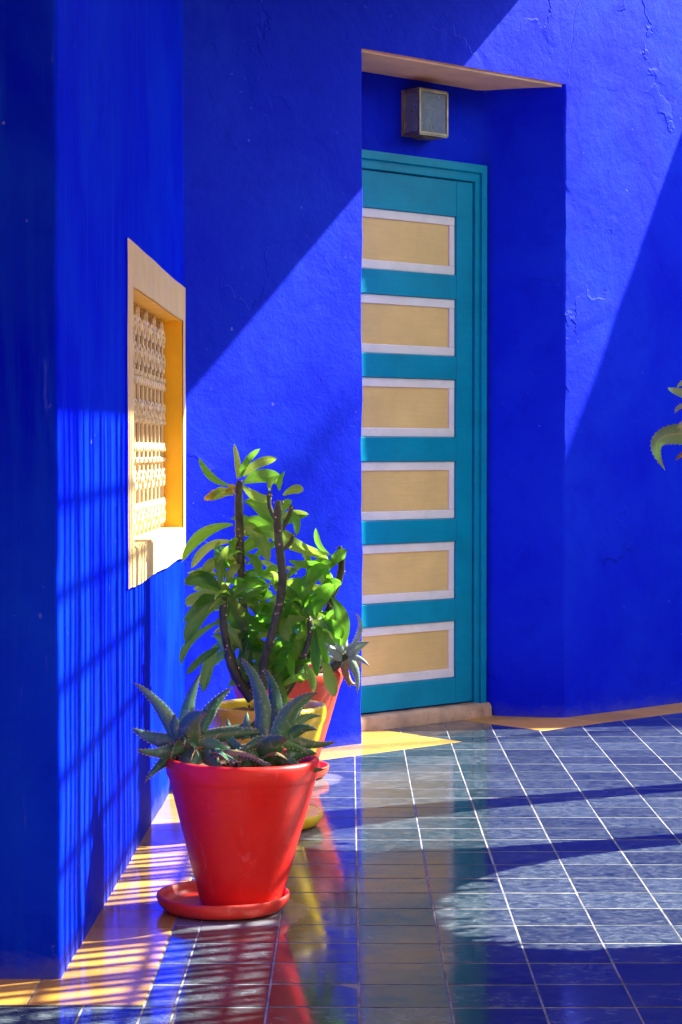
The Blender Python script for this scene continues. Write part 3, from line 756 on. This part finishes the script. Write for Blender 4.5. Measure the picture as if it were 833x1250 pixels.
for a_, b_ in zip(ya[:-1], ya[1:]):
    za_, zb_ = under(a_ + 1e-4), under(b_ - 1e-4)
    v = []
    for xx in (1.545, 1.585):
        v += [(xx - 1.56, a_ - 6.6, za_), (xx - 1.56, b_ - 6.6, zb_), (xx - 1.56, b_ - 6.6, SB + 0.004), (xx - 1.56, a_ - 6.6, SB + 0.004)]
    g.add(v, [(0, 3, 2, 1), (4, 5, 6, 7), (0, 1, 5, 4), (3, 7, 6, 2), (0, 4, 7, 3), (1, 2, 6, 5)])
g.build('arched_board', M['wood'], scr)
g = MB(); rv = random.Random(5)           # unseen leaves added to roughen the shadow edges of the arches
for q in range(420):
    yq = rv.uniform(5.45, 7.6); zq = under(yq)
    if zq <= 0: zq = rv.uniform(0.1, 1.5)
    c = Vector((rv.uniform(-0.05, 0.06), yq - 6.6, zq + rv.gauss(0.0, 0.035)))
    a_ = Vector((rv.uniform(-1, 1), rv.uniform(-1, 1), rv.uniform(-1, 1))).normalized(); b_ = a_.orthogonal().normalized(); s_ = rv.uniform(0.018, 0.045)
    g.add([c - a_ * s_, c + b_ * s_ * 0.6, c + a_ * s_, c - b_ * s_ * 0.6], [(0, 1, 2, 3)])
g.build('creeper_leaves', M['hedge_leaf'], scr)['kind'] = 'stuff'
y = 5.26; first = None; rnd_s = random.Random(2)
while y < 7.66:
    if first is None: first = sbox(1.548, 1.566, y, y + 0.031, SB + 0.006, ROOF_Z - 0.004, 'slat'); base_y = y
    else:
        o = first.copy(); COL.objects.link(o); o.parent = scr; o.location.y = y - base_y; o.rotation_euler.x = rnd_s.uniform(-0.012, 0.012)
    y += rnd_s.uniform(0.062, 0.078)
zr = SB + 0.10; first = None
while zr < ROOF_Z - 0.05:
    if first is None: first = sbox(1.568, 1.588, 5.245, 7.697, zr, zr + 0.015, 'rail')
    else:
        o = first.copy(); COL.objects.link(o); o.parent = scr; o.location.z = zr - SB - 0.10
    zr += 0.21

# ------------------------------------------------------------------ pots
def pot(name, x, y, mat, smat, label, sx=0.0, sy=0.0, rr=0.205, rb=0.108, h=0.385, sr=0.175, tilt_=(0, 0)):
    root = empty(name, (x, y, 0))
    g = MB()
    g.lathe([(0.001, 0.0), (sr * 0.78, 0.0), (sr * 0.90, 0.006), (sr * 0.97, 0.020), (sr, 0.034), (sr, 0.041), (sr * 0.985, 0.045), (sr * 0.955, 0.043), (sr * 0.93, 0.030), (sr * 0.88, 0.018), (sr * 0.80, 0.014), (0.001, 0.014)], 56, wob=0.012)
    g.build('saucer', smat, root, smooth=True, loc=(sx, sy, 0.0012))
    g = MB(); k_ = rr / 0.205
    prof = [(0.001, 0.0), (rb - 0.008, 0.0), (rb - 0.001, 0.006), (rb + 0.001, 0.014)]
    for i in range(1, 9):
        f_ = i / 8; prof.append((rb + (0.1915 * k_ - rb) * f_ ** 0.985, 0.014 + (h - 0.075) * f_))
    prof += [(0.194 * k_, h - 0.055), (0.1965 * k_, h - 0.050), (0.199 * k_, h - 0.044), (0.2005 * k_, h - 0.036), (0.202 * k_, h - 0.028), (0.2025 * k_, h - 0.016), (0.201 * k_, h - 0.007), (0.197 * k_, h - 0.0015), (0.190 * k_, h), (0.184 * k_, h - 0.003), (0.181 * k_, h - 0.012), (0.176 * k_, h - 0.05), (0.170 * k_, h - 0.10)]
    g.lathe(prof, 64, wob=0.008)
    body = g.build('body', mat, root, smooth=True, loc=(0, 0, 0.0155)); body.rotation_euler = (tilt_[0], tilt_[1], 0)
    g = MB(); v = []; f = []; nr, na = 9, 36; rs = 0.1775 * k_
    for i in range(nr + 1):
        for j in range(na):
            a = 2 * math.pi * j / na; r = rs * i / nr
            zq = h - 0.030 + 0.010 * mnoise.noise(Vector((math.cos(a) * r * 22, math.sin(a) * r * 22, x * 9))) + 0.007 * mnoise.noise(Vector((math.cos(a) * r * 60, math.sin(a) * r * 60, 3)))
            v.append((r * math.cos(a), r * math.sin(a), zq))
    for i in range(nr):
        for j in range(na): f.append((i * na + j, (i + 1) * na + j, (i + 1) * na + (j + 1) % na, i * na + (j + 1) % na))
    g.add(v, f)
    for q in range(46):
        a = random.uniform(0, 6.283); r = rs * math.sqrt(random.random()) * 0.95; s = random.uniform(0.006, 0.015)
        c = Vector((r * math.cos(a), r * math.sin(a), h - 0.026))
        d = [c + Vector((random.uniform(-1, 1), random.uniform(-1, 1), random.uniform(-0.6, 1))).normalized() * s for _ in range(5)]
        g.add(d, [(0, 1, 2), (0, 2, 3), (0, 3, 4), (1, 2, 4), (2, 3, 4), (0, 1, 4)])
    so = g.build('soil', M['soil'], root, smooth=True, auto=60, loc=(0, 0, 0.0155))
    tag(root, label, 'plant pot', 'potted plants beside the window wall')
    return root
pot('plant_pot', -0.285, 5.56, M['pot_red'], M['pot_saucer'], 'big red plant pot in front, holding the dark aloe', -0.045, -0.01, tilt_=(0, R(0.8)))
pot('plant_pot', -0.262, 6.80, M['pot_yellow'], M['pot_yellow'], 'yellow plant pot holding the tall leafy euphorbia', 0.0, 0.0, 0.192, 0.104, 0.375, 0.178)
pot('plant_pot', -0.232, 7.82, M['pot_orange'], M['pot_orange'], 'orange red plant pot farthest back by the wall corner', 0.0, 0.0, 0.212, 0.108, 0.385, 0.158)

# ------------------------------------------------------------------ leaves
def bez(a, b, c, s): return a * (1 - s) ** 2 + b * (2 * s * (1 - s)) + c * s * s
def frame_at(a, b, c, s, roll):
    t = ((b - a) * (1 - s) + (c - b) * s)
    t = t.normalized() if t.length > 1e-6 else (c - a).normalized()
    side = t.cross(Vector((0, 1, 0)))
    if side.length < 0.05: side = t.cross(Vector((1, 0, 0)))
    side.normalize(); up = side.cross(t).normalized()
    cr, sr = math.cos(roll), math.sin(roll)
    return t, side * cr + up * sr, up * cr - side * sr
def leaf_soft(name, a, m, c, wid, roll, mat, parent, fold=0.22, curl=0.0):
    a, m, c = Vector(a), Vector(m), Vector(c); b = m * 2 - (a + c) * 0.5
    ns, na = 12, 6; v = []; uv = []; f = []
    for i in range(ns + 1):
        s = i / ns
        wv = (s ** 1.0) * (1 - s) ** 0.62; wv = wv / 0.455 * wid * 0.5 + 0.0032 * (1 - s)
        wv *= 1 + 0.06 * math.sin(9 * s + roll * 5)
        p = bez(a, b, c, s); t, sd, up = frame_at(a, b, c, s, roll + curl * s)
        for j in range(na + 1):
            x = j / na * 2 - 1
            v.append(p + sd * (x * wv) + up * (fold * wv * abs(x) ** 1.4 + 0.06 * wid * math.sin(5 * s + 2 * x + roll * 3) * abs(x)))
            uv.append((j / na, s))
    for i in range(ns):
        for j in range(na): f.append((i * (na + 1) + j, i * (na + 1) + j + 1, (i + 1) * (na + 1) + j + 1, (i + 1) * (na + 1) + j))
    return mesh_obj(name, v, f, mat, parent, True, uvs=uv)
def leaf_aloe(name, a, m, c, wid, roll, mat, parent, teeth=True, thick=0.30):
    a, m, c = Vector(a), Vector(m), Vector(c); b = m * 2 - (a + c) * 0.5
    ns = 14; v = []; uv = []; f = []; mi = []
    prof = [(-1, 0.10), (-0.55, -0.28), (0, -0.42), (0.55, -0.28), (1, 0.10), (0.5, 0.02), (0, -0.06), (-0.5, 0.02)]   # channelled top, rounded keel
    k_ = len(prof)
    for i in range(ns + 1):
        s = i / ns
        wv = wid * 0.5 * max(0.02, (1 - s ** 2.3) ** 0.9) * (0.86 + 0.30 * math.sin(min(1, s * 1.7) * math.pi) * 0.5)
        p = bez(a, b, c, s); t, sd, up = frame_at(a, b, c, s, roll)
        for (x, y_) in prof:
            v.append(p + sd * (x * wv) + up * (y_ * wv * (0.55 + thick) * 1.6)); uv.append(((x + 1) / 2, s))
    for i in range(ns):
        for j in range(k_):
            f.append((i * k_ + j, i * k_ + (j + 1) % k_, (i + 1) * k_ + (j + 1) % k_, (i + 1) * k_ + j)); mi.append(0)
    f.append(tuple(range(k_ - 1, -1, -1))); mi.append(0); f.append(tuple(ns * k_ + j for j in range(k_))); mi.append(0)
    if teeth:
        L = (c - a).length; nt = max(5, int(L / 0.0115))
        for i in range(1, nt):
            s = i / nt * 0.96
            wv = wid * 0.5 * max(0.02, (1 - s ** 2.3) ** 0.9) * (0.86 + 0.30 * math.sin(min(1, s * 1.7) * math.pi) * 0.5)
            p = bez(a, b, c, s); t, sd, up = frame_at(a, b, c, s, roll)
            for sg in (-1, 1):
                q = p + sd * (sg * wv * 0.97) + up * (0.10 * wv * 1.3); l_ = 0.0048 * (1 - 0.4 * s); n0 = len(v)
                v += [q - t * 0.0026, q + t * 0.0026, q + up * 0.0022, q + sd * (sg * l_) + t * 0.0022]; uv += [(0.0, s)] * 4
                f += [(n0, n0 + 1, n0 + 3), (n0 + 1, n0 + 2, n0 + 3), (n0 + 2, n0, n0 + 3)]; mi += [1] * 3
    return mesh_obj(name, v, f, mat, parent, True, mats=[mat, M['tooth']], fmat=mi, uvs=uv, auto=70)

ALOE_FRONT = [
   ((-0.164, 0.444), (-0.207, 0.541), (-0.281, 0.597), 0.031),
   ((-0.149, 0.447), (-0.147, 0.534), (-0.107, 0.617), 0.039),
   ((-0.137, 0.424), (-0.137, 0.507), (-0.08, 0.526), 0.047),
   ((-0.107, 0.467), (-0.08, 0.534), (-0.024, 0.577), 0.027),
   ((-0.154, 0.434), (-0.234, 0.447), (-0.287, 0.477), 0.029),
   ((-0.14, 0.431), (-0.207, 0.411), (-0.267, 0.434), 0.027),
   ((-0.126, 0.424), (-0.128, 0.387), (-0.147, 0.366), 0.041),
   ((-0.114, 0.444), (-0.007, 0.467), (0.12, 0.457), 0.028),
   ((-0.107, 0.451), (-0.027, 0.461), (0.053, 0.489), 0.024),
   ((-0.107, 0.434), (-0.054, 0.431), (-0.01, 0.406), 0.029),
   ((-0.174, 0.404), (-0.207, 0.391), (-0.244, 0.346), 0.02),
   ((-0.157, 0.447), (-0.174, 0.487), (-0.166, 0.519), 0.033),
   ((-0.094, 0.421), (-0.074, 0.401), (-0.04, 0.374), 0.033),
   ((0.063, 0.417), (0.056, 0.581), (-0.007, 0.654), 0.035),
   ((0.083, 0.444), (0.096, 0.561), (0.056, 0.627), 0.032),
   ((0.1, 0.437), (0.133, 0.541), (0.203, 0.571), 0.04),
   ((0.106, 0.441), (0.153, 0.507), (0.213, 0.507), 0.024),
   ((0.12, 0.447), (0.16, 0.484), (0.203, 0.473), 0.023),
   ((0.08, 0.391), (0.073, 0.447), (0.126, 0.457), 0.053),
   ((0.106, 0.454), (0.187, 0.424), (0.25, 0.441), 0.023),
   ((0.093, 0.391), (0.153, 0.367), (0.225, 0.382), 0.023),
   ((-0.034, 0.447), (0.026, 0.401), (0.12, 0.359), 0.02),
   ((0.013, 0.447), (0.012, 0.481), (0.013, 0.511), 0.019),
   ((0.036, 0.447), (0.04, 0.474), (0.036, 0.504), 0.016),
   ((-0.02, 0.447), (-0.034, 0.467), (-0.04, 0.493), 0.017),
   ((0.086, 0.387), (0.133, 0.401), (0.168, 0.354), 0.031),
   ((0.066, 0.401), (0.006, 0.421), (-0.054, 0.401), 0.029),
   ((0.053, 0.387), (0.013, 0.387), (-0.014, 0.357), 0.033),
   ((0.126, 0.401), (0.16, 0.414), (0.2, 0.401), 0.029),
]
ALOE_BACK = [
   ((0.228, 0.462), (0.27, 0.557), (0.249, 0.615), 0.021),
   ((0.223, 0.473), (0.254, 0.499), (0.307, 0.507), 0.019),
   ((0.217, 0.473), (0.215, 0.525), (0.228, 0.573), 0.024),
   ((0.228, 0.452), (0.27, 0.444), (0.304, 0.418), 0.023),
   ((0.223, 0.447), (0.257, 0.389), (0.259, 0.313), 0.031),
   ((0.212, 0.452), (0.217, 0.389), (0.238, 0.339), 0.029),
   ((0.228, 0.447), (0.254, 0.436), (0.275, 0.402), 0.029),
   ((0.202, 0.462), (0.228, 0.368), (0.259, 0.351), 0.026),
   ((0.223, 0.462), (0.249, 0.468), (0.271, 0.456), 0.018),
   ((0.207, 0.468), (0.191, 0.504), (0.207, 0.531), 0.026),
   ((0.207, 0.462), (0.175, 0.489), (0.16, 0.536), 0.023),
]
EUPH = [
   ((-0.121, 1.093), (-0.188, 1.112), (-0.223, 1.183), 0.033),
   ((-0.095, 1.112), (-0.094, 1.163), (-0.109, 1.226), 0.027),
   ((-0.086, 1.116), (-0.074, 1.163), (-0.021, 1.209), 0.028),
   ((-0.078, 1.12), (-0.039, 1.163), (0.032, 1.177), 0.039),
   ((-0.078, 1.097), (-0.015, 1.132), (0.048, 1.097), 0.066),
   ((-0.082, 1.093), (-0.031, 1.046), (0.016, 1.053), 0.042),
   ((-0.109, 1.061), (-0.145, 1.075), (-0.176, 1.042), 0.049),
   ((-0.074, 1.038), (-0.023, 1.038), (0.028, 0.967), 0.066),
   ((-0.111, 0.967), (-0.211, 0.944), (-0.273, 0.845), 0.055),
   ((-0.117, 0.912), (-0.196, 0.904), (-0.243, 0.826), 0.036),
   ((-0.09, 0.959), (-0.031, 0.951), (0.005, 0.845), 0.058),
   ((-0.07, 0.983), (-0.015, 0.975), (0.032, 0.904), 0.058),
   ((-0.047, 0.951), (0.032, 0.944), (0.103, 0.889), 0.063),
   ((0.052, 1.061), (0.087, 1.085), (0.116, 1.075), 0.036),
   ((0.04, 1.077), (0.038, 1.108), (0.057, 1.136), 0.022),
   ((0.01, 1.075), (0.005, 1.108), (0.04, 1.124), 0.024),
   ((0.078, 1.01), (0.096, 0.983), (0.093, 0.932), 0.031),
   ((0.067, 0.944), (0.118, 0.889), (0.209, 0.873), 0.027),
   ((0.197, 0.873), (0.158, 0.904), (0.155, 0.959), 0.022),
   ((0.071, 0.889), (0.134, 0.889), (0.197, 0.851), 0.044),
   ((0.071, 0.853), (0.134, 0.834), (0.209, 0.853), 0.035),
   ((0.126, 0.798), (0.15, 0.842), (0.205, 0.845), 0.052),
   ((-0.133, 0.739), (-0.062, 0.794), (0.002, 0.779), 0.047),
   ((-0.129, 0.747), (-0.121, 0.818), (-0.084, 0.838), 0.036),
   ((-0.137, 0.747), (-0.156, 0.834), (-0.119, 0.904), 0.033),
   ((-0.145, 0.747), (-0.203, 0.81), (-0.26, 0.779), 0.075),
   ((-0.203, 0.771), (-0.196, 0.834), (-0.149, 0.857), 0.047),
   ((-0.137, 0.732), (-0.219, 0.685), (-0.26, 0.586), 0.063),
   ((-0.129, 0.732), (-0.086, 0.685), (-0.047, 0.589), 0.061),
   ((-0.149, 0.732), (-0.211, 0.732), (-0.27, 0.653), 0.041),
   ((-0.149, 0.661), (-0.258, 0.598), (-0.276, 0.518), 0.03),
   ((-0.156, 0.59), (-0.188, 0.528), (-0.203, 0.432), 0.049),
   ((-0.149, 0.575), (-0.203, 0.551), (-0.252, 0.496), 0.031),
   ((-0.137, 0.637), (-0.129, 0.582), (-0.1, 0.539), 0.028),
   ((-0.086, 0.716), (-0.031, 0.747), (0.021, 0.738), 0.055),
   ((-0.07, 0.873), (-0.031, 0.857), (-0.021, 0.801), 0.041),
   ((-0.149, 0.739), (-0.235, 0.739), (-0.258, 0.7), 0.047),
   ((0.13, 0.677), (0.087, 0.739), (0.103, 0.806), 0.057),
   ((0.134, 0.685), (0.118, 0.747), (0.122, 0.81), 0.06),
   ((0.13, 0.669), (0.048, 0.669), (0.073, 0.602), 0.057),
   ((0.122, 0.653), (0.095, 0.59), (0.104, 0.518), 0.05),
   ((0.15, 0.641), (0.15, 0.559), (0.161, 0.487), 0.044),
   ((0.142, 0.661), (0.197, 0.653), (0.23, 0.586), 0.035),
   ((0.158, 0.677), (0.165, 0.747), (0.216, 0.779), 0.071),
   ((0.15, 0.692), (0.15, 0.732), (0.183, 0.728), 0.024),
   ((0.158, 0.653), (0.173, 0.575), (0.197, 0.524), 0.047),
   ((0.181, 0.551), (0.197, 0.488), (0.216, 0.424), 0.05),
   ((0.118, 0.528), (0.146, 0.488), (0.148, 0.432), 0.036),
   ((0.052, 0.63), (0.04, 0.685), (0.079, 0.732), 0.057),
   ((0.079, 0.575), (0.071, 0.528), (0.088, 0.484), 0.039),
   ((0.052, 0.512), (0.024, 0.457), (0.063, 0.385), 0.066),
   ((0.032, 0.528), (0.024, 0.48), (0.041, 0.429), 0.047),
   ((0.205, 0.739), (0.244, 0.669), (0.236, 0.586), 0.061),
   ((0.173, 0.653), (0.213, 0.653), (0.238, 0.614), 0.058),
   ((0.197, 0.81), (0.165, 0.842), (0.134, 0.779), 0.055),
   ((0.205, 0.779), (0.181, 0.81), (0.197, 0.834), 0.039),
   ((0.236, 0.779), (0.205, 0.779), (0.165, 0.716), 0.066),
   ((-0.047, 0.575), (-0.07, 0.528), (-0.062, 0.465), 0.055),
   ((-0.031, 0.59), (-0.015, 0.535), (-0.003, 0.465), 0.06),
   ((-0.062, 0.606), (-0.078, 0.551), (-0.07, 0.496), 0.047),
   ((-0.109, 0.732), (-0.117, 0.685), (-0.101, 0.63), 0.047),
   ((-0.047, 0.661), (-0.015, 0.677), (0.024, 0.661), 0.042),
   ((-0.07, 0.7), (-0.047, 0.653), (0.008, 0.63), 0.039),
   ((0.056, 0.732), (0.063, 0.685), (0.04, 0.622), 0.047),
   ((0.079, 0.779), (0.063, 0.732), (0.024, 0.7), 0.047),
]
EUPH_STEMS = [
   ((-0.09, 1.107), (-0.09, 0.951), (-0.082, 0.779), 0.028),
   ((-0.082, 0.779), (-0.07, 0.606), (-0.047, 0.418), 0.028),
   ((0.04, 1.046), (0.038, 0.951), (0.049, 0.842), 0.028),
   ((0.049, 0.842), (0.044, 0.732), (-0.003, 0.551), 0.028),
   ((-0.003, 0.551), (-0.015, 0.488), (-0.019, 0.41), 0.03),
   ((-0.134, 0.739), (-0.139, 0.661), (-0.121, 0.559), 0.025),
   ((-0.121, 0.559), (-0.098, 0.488), (-0.047, 0.41), 0.035),
   ((0.23, 0.895), (0.234, 0.81), (0.205, 0.739), 0.024),
   ((0.205, 0.739), (0.165, 0.614), (0.048, 0.41), 0.024),
   ((0.13, 0.681), (0.126, 0.575), (0.032, 0.41), 0.02),
   ((0.01, 1.075), (0.008, 1.03), (0.028, 0.983), 0.014),
   ((0.079, 1.03), (0.071, 0.999), (0.048, 0.951), 0.014),
   ((0.085, 0.94), (0.075, 0.912), (0.052, 0.889), 0.013),
]
TREE_ALOE = [
   ((-0.126, 1.344), (-0.201, 1.377), (-0.244, 1.4), 0.033),
   ((-0.106, 1.387), (-0.172, 1.423), (-0.211, 1.396), 0.03),
   ((-0.126, 1.331), (-0.185, 1.351), (-0.215, 1.319), 0.02),
   ((-0.126, 1.314), (-0.162, 1.321), (-0.185, 1.306), 0.016),
   ((-0.112, 1.275), (-0.172, 1.288), (-0.215, 1.272), 0.043),
   ((-0.126, 1.225), (-0.271, 1.248), (-0.243, 1.14), 0.049),
   ((-0.139, 1.222), (-0.185, 1.206), (-0.223, 1.171), 0.026),
   ((-0.126, 1.206), (-0.168, 1.199), (-0.192, 1.161), 0.023),
   ((-0.106, 1.301), (-0.172, 1.281), (-0.211, 1.258), 0.03),
]
rnd = random.Random(11)
# aloe in the front pot: two rosettes, the left one set a little behind
al = empty('aloe_plant', (-0.285, 5.56, 0.37)); tag(al, 'dark toothed aloe with two rosettes in the red front pot', 'plant')
def P3(d, y, z0): return (d[0], y, d[1] - z0)
def ease(a, m, c, k_): return tuple(m[i] + ((a[i] + c[i]) * 0.5 - m[i]) * k_ for i in (0, 1))
for i, (a, m, c, wd) in enumerate(ALOE_FRONT):
    left = i < 13; m = ease(a, m, c, 0.35)
    front = i in (2, 5, 6, 10, 12, 18, 20, 21, 25, 26, 27)
    back = i in (1, 3, 14, 13, 22, 23, 24, 8)
    cy = -0.01 if left else 0.0
    dy = -0.085 if front else (0.07 if back else rnd.uniform(-0.04, 0.04))
    my = cy + dy * 0.55
    leaf_aloe('leaf', P3(a, cy, 0.37), P3(m, my, 0.37), P3(c, cy + dy, 0.37), wd * 1.5, rnd.uniform(-0.55, 0.55) + (0.25 if a[1] < c[1] else -0.35), M['aloe'], al)
for (cx, cz) in ((-0.15, 0.06), (0.085, 0.055)):
    for j in range(7):                    # the rest of each rosette, short leaves all round
        an = rnd.uniform(0, 6.283); l_ = rnd.uniform(0.08, 0.15); el = rnd.uniform(-0.3, 0.25)
        a = Vector((cx, 0.0, cz + 0.005)); d = Vector((math.cos(an) * math.cos(el), math.sin(an) * math.cos(el), math.sin(el)))
        c = a + d * l_ - Vector((0, 0, 0.01)); m = (a + c) * 0.5 + Vector((0, 0, 0.018))
        rr_ = math.hypot(c.x, c.y)
        leaf_aloe('leaf', a, m, c, rnd.uniform(0.026, 0.04), rnd.uniform(-0.5, 0.5) + (math.pi / 2 if abs(d.y) > 0.8 else 0), M['aloe'], al)
    g = MB(); g.tube([(cx * 0.9, 0, -0.03), (cx, 0, cz * 0.4), (cx, 0, cz + 0.02)], [0.024, 0.022, 0.012], 9); g.build('stem', M['stem'], al, smooth=True)
for j in range(16):                       # withered lower leaves lying on the soil and over the rim
    an = rnd.uniform(0, 6.283); cx = rnd.choice((-0.13, 0.08)); r1 = rnd.uniform(0.12, 0.19)
    a = Vector((cx * 0.7, rnd.uniform(-0.04, 0.04), 0.03)); c = Vector((r1 * math.cos(an), r1 * math.sin(an), rnd.uniform(0.022, 0.045))); m = (a + c) * 0.5 + Vector((0, 0, rnd.uniform(0.01, 0.03)))
    leaf_aloe('leaf', a, m, c, rnd.uniform(0.018, 0.032), 1.2 + rnd.uniform(-0.5, 0.5), M['aloe'] if j % 3 else M['aloe_dry'], al)

# aloe of the farthest pot
ab = empty('aloe_plant', (-0.232, 7.75, 0.37)); tag(ab, 'pale variegated aloe spilling over the rim of the orange red pot', 'plant')
for i, (a, m, c, wd) in enumerate(ALOE_BACK):
    dy = rnd.uniform(-0.06, 0.06)
    leaf_aloe('leaf', P3(a, 0, 0.37), P3(m, dy * 0.6, 0.37), P3(c, dy, 0.37), wd * 1.1, rnd.uniform(-0.6, 0.6), M['aloe_dry'] if i in (5, 6, 7) else M['aloe_light'], ab)
for j in range(14):
    an = rnd.uniform(0, 6.283); l_ = rnd.uniform(0.10, 0.18); el = rnd.uniform(0.0, 1.0)
    a = Vector((0.12 if j % 2 else 0.215, 0.0, 0.05)); d = Vector((math.cos(an) * math.cos(el) * 0.6, math.sin(an) * math.cos(el) * 0.8, math.sin(el)))
    c = a + d * l_; leaf_aloe('leaf', a, (a + c) * 0.5 + Vector((0, 0, 0.015)), c, rnd.uniform(0.02, 0.034), rnd.uniform(-0.6, 0.6), M['aloe_light'], ab)
g = MB(); g.tube([(0.10, 0.02, -0.03), (0.16, 0, 0.03), (0.222, 0, 0.085)], [0.02, 0.018, 0.012], 9); g.tube([(0.1, 0.02, -0.03), (0.12, 0, 0.05)], [0.018, 0.012], 8); g.build('stem', M['stem'], ab, smooth=True)

# tall leafy euphorbia of the yellow pot
eu = empty('euphorbia_plant', (-0.262, 6.80, 0.36)); tag(eu, 'tall glossy green euphorbia with bare dark stems in the yellow pot', 'plant')
SY = [0.0, 0.0, -0.12, -0.12, -0.10, -0.05, -0.04, 0.05, 0.03, -0.06, -0.05, -0.05, -0.05]
for i, (a, m, c, wd) in enumerate(EUPH_STEMS):
    a, m, c = (Vector(P3(q, SY[i], 0.36)) for q in (a, m, c))
    if i == 1: c.y = 0.0; m.y = 0.0
    if i == 9: c.y = -0.02
    b = m * 2 - (a + c) * 0.5; n_ = 12; pts = [bez(a, b, c, s / n_) for s in range(n_ + 1)]
    g = MB(); r0 = wd * 0.5
    g.tube(pts, [r0 * ((0.55 if s == 0 else 0.85 if s == 1 else 1.0) if i in (0, 2, 5, 7, 9, 10, 11, 12) else 1.0) * (1 + 0.07 * math.sin(s * 2.3 + i)) for s in range(n_ + 1)], 9)
    L = (c - a).length
    for q in range(int(L / 0.016)):       # leaf scars in loose spirals
        s = rnd.random(); p = bez(a, b, c, s); an = q * 2.4
        d = Vector((math.cos(an), math.sin(an), 0.0)); p = p + d * r0 * 0.97; k_ = 0.0046
        g.add([p + Vector((0, 0, k_)), p - Vector((0, 0, k_)), p + d.cross(Z) * k_, p - d.cross(Z) * k_, p + d * 0.004], [(0, 2, 4), (2, 1, 4), (1, 3, 4), (3, 0, 4)], 1)
    g.build('stem', M['stem'], eu, smooth=True, mats=[M['stem'], M['stem_wart']], auto=60)
def pick():
    r = rnd.random(); return M['leaf_pale'] if r < 0.38 else M['leaf']
for i, (a, m, c, wd) in enumerate(EUPH):
    m = ease(a, m, c, 0.3)
    cy = 0.0 if i < 13 else (-0.05 if i < 22 else (-0.03 if i < 37 else (-0.07 if i < 55 else -0.03)))
    dy = rnd.uniform(-0.07, 0.05)
    leaf_soft('leaf', P3(a, cy, 0.36), P3(m, cy + dy * 0.5, 0.36), P3(c, cy + dy, 0.36), wd * 0.98, rnd.uniform(-0.6, 0.6), pick(), eu, rnd.uniform(0.1, 0.35), rnd.uniform(-0.5, 0.5))
nodes = [((0.02, -0.02, 0.10), 0.13, 18), ((-0.05, 0.0, 0.24), 0.14, 18), ((0.09, 0.0, 0.27), 0.12, 16), ((0.02, 0.04, 0.42), 0.12, 14), ((-0.14, 0.0, 0.44), 0.08, 10), ((0.18, -0.02, 0.26), 0.07, 10), ((-0.02, 0.04, 0.58), 0.09, 8),
         ((-0.13, -0.03, 0.36), 0.10, 14), ((0.13, -0.05, 0.32), 0.10, 14), ((0.05, 0.06, 0.28), 0.12, 16), ((-0.07, 0.06, 0.30), 0.13, 16), ((0.0, 0.05, 0.16), 0.12, 16), ((0.17, 0.06, 0.42), 0.09, 10), ((-0.08, 0.05, 0.50), 0.09, 8), ((0.12, 0.02, 0.18), 0.09, 10), ((-0.12, 0.02, 0.20), 0.09, 10)]
for (c0, rad, cnt) in nodes:
    for j in range(cnt):
        an = rnd.uniform(0, 6.283); el = rnd.uniform(-0.55, 1.0); l_ = rnd.uniform(0.09, 0.15)
        a = Vector(c0) + Vector((rnd.uniform(-1, 1), rnd.uniform(-1, 1), rnd.uniform(-1, 1))) * rad * 0.35
        d = Vector((math.cos(an) * math.cos(el), math.sin(an) * math.cos(el), math.sin(el)))
        c = a + d * l_ + Vector((0, 0, -0.015)); m = (a + c) * 0.5 + Vector((0, 0, 0.014))
        if c.z < 0.03 or abs(c.x) > 0.26: continue
        leaf_soft('leaf', a, m, c, rnd.uniform(0.030, 0.046), rnd.uniform(-0.9, 0.9) + (math.pi / 2 if abs(d.y) > 0.85 else 0), pick(), eu, rnd.uniform(0.1, 0.4), rnd.uniform(-0.5, 0.5))
for (x, z) in ((-0.180, 1.052), (-0.170, 1.062), (-0.188, 1.044), (-0.113, 1.078), (-0.12, 1.066)):   # yellow bracts
    leaf_soft('bract', (x + 0.012, 0, z - 0.36), (x, -0.006, z - 0.352), (x - 0.013, -0.01, z - 0.36), 0.022, rnd.uniform(-0.4, 0.4), M['leaf_yellow'], eu)

# tree aloe standing out of the picture on the right: only its leaf tips reach in
ta = empty('tree_aloe', (1.22, 6.70, 0)); tag(ta, 'grey green aloe whose drooping leaf tips enter at the right edge', 'plant')
for i, (a, m, c, wd) in enumerate(TREE_ALOE):
    a = (a[0] + 0.12, a[1]); m = (m[0] + 0.045, m[1]); c = (c[0] + 0.022, c[1]); dy = rnd.uniform(-0.05, 0.05)
    leaf_aloe('leaf', P3(a, 0.0, 0), P3(m, dy * 0.6, 0), P3(c, dy, 0), wd * 1.45, rnd.uniform(-0.4, 0.4), M['aloe_dry'] if i in (6, 7) else M['leaf_sprig'], ta, teeth=i not in (0, 1, 6, 7), thick=0.0)
for j in range(60):
    an = rnd.uniform(-2.4, 2.4); l_ = rnd.uniform(0.18, 0.30); el = rnd.uniform(-0.7, 0.9)
    a = Vector((0.03, 0, rnd.uniform(1.15, 1.36))); d = Vector((math.cos(an) * math.cos(el), math.sin(an) * math.cos(el), math.sin(el)))
    if j % 3 == 0: d.x = -abs(d.x) * 0.3; l_ *= 0.7
    c = a + d * l_ - Vector((0, 0, 0.05)); m = (a + c) * 0.5 + Vector((0, 0, 0.04))
    leaf_aloe('leaf', a, m, c, rnd.uniform(0.04, 0.07), rnd.uniform(-0.5, 0.5) + (math.pi / 2 if abs(d.y) > 0.8 else 0), M['leaf_sprig'], ta, teeth=False, thick=0.0)
g = MB(); g.tube([(0.16, 0.0, -0.02), (0.12, 0.0, 0.5), (0.05, 0.0, 1.0), (0.03, 0.0, 1.38)], [0.06, 0.05, 0.045, 0.03], 12); g.build('trunk', M['stem'], ta, smooth=True)
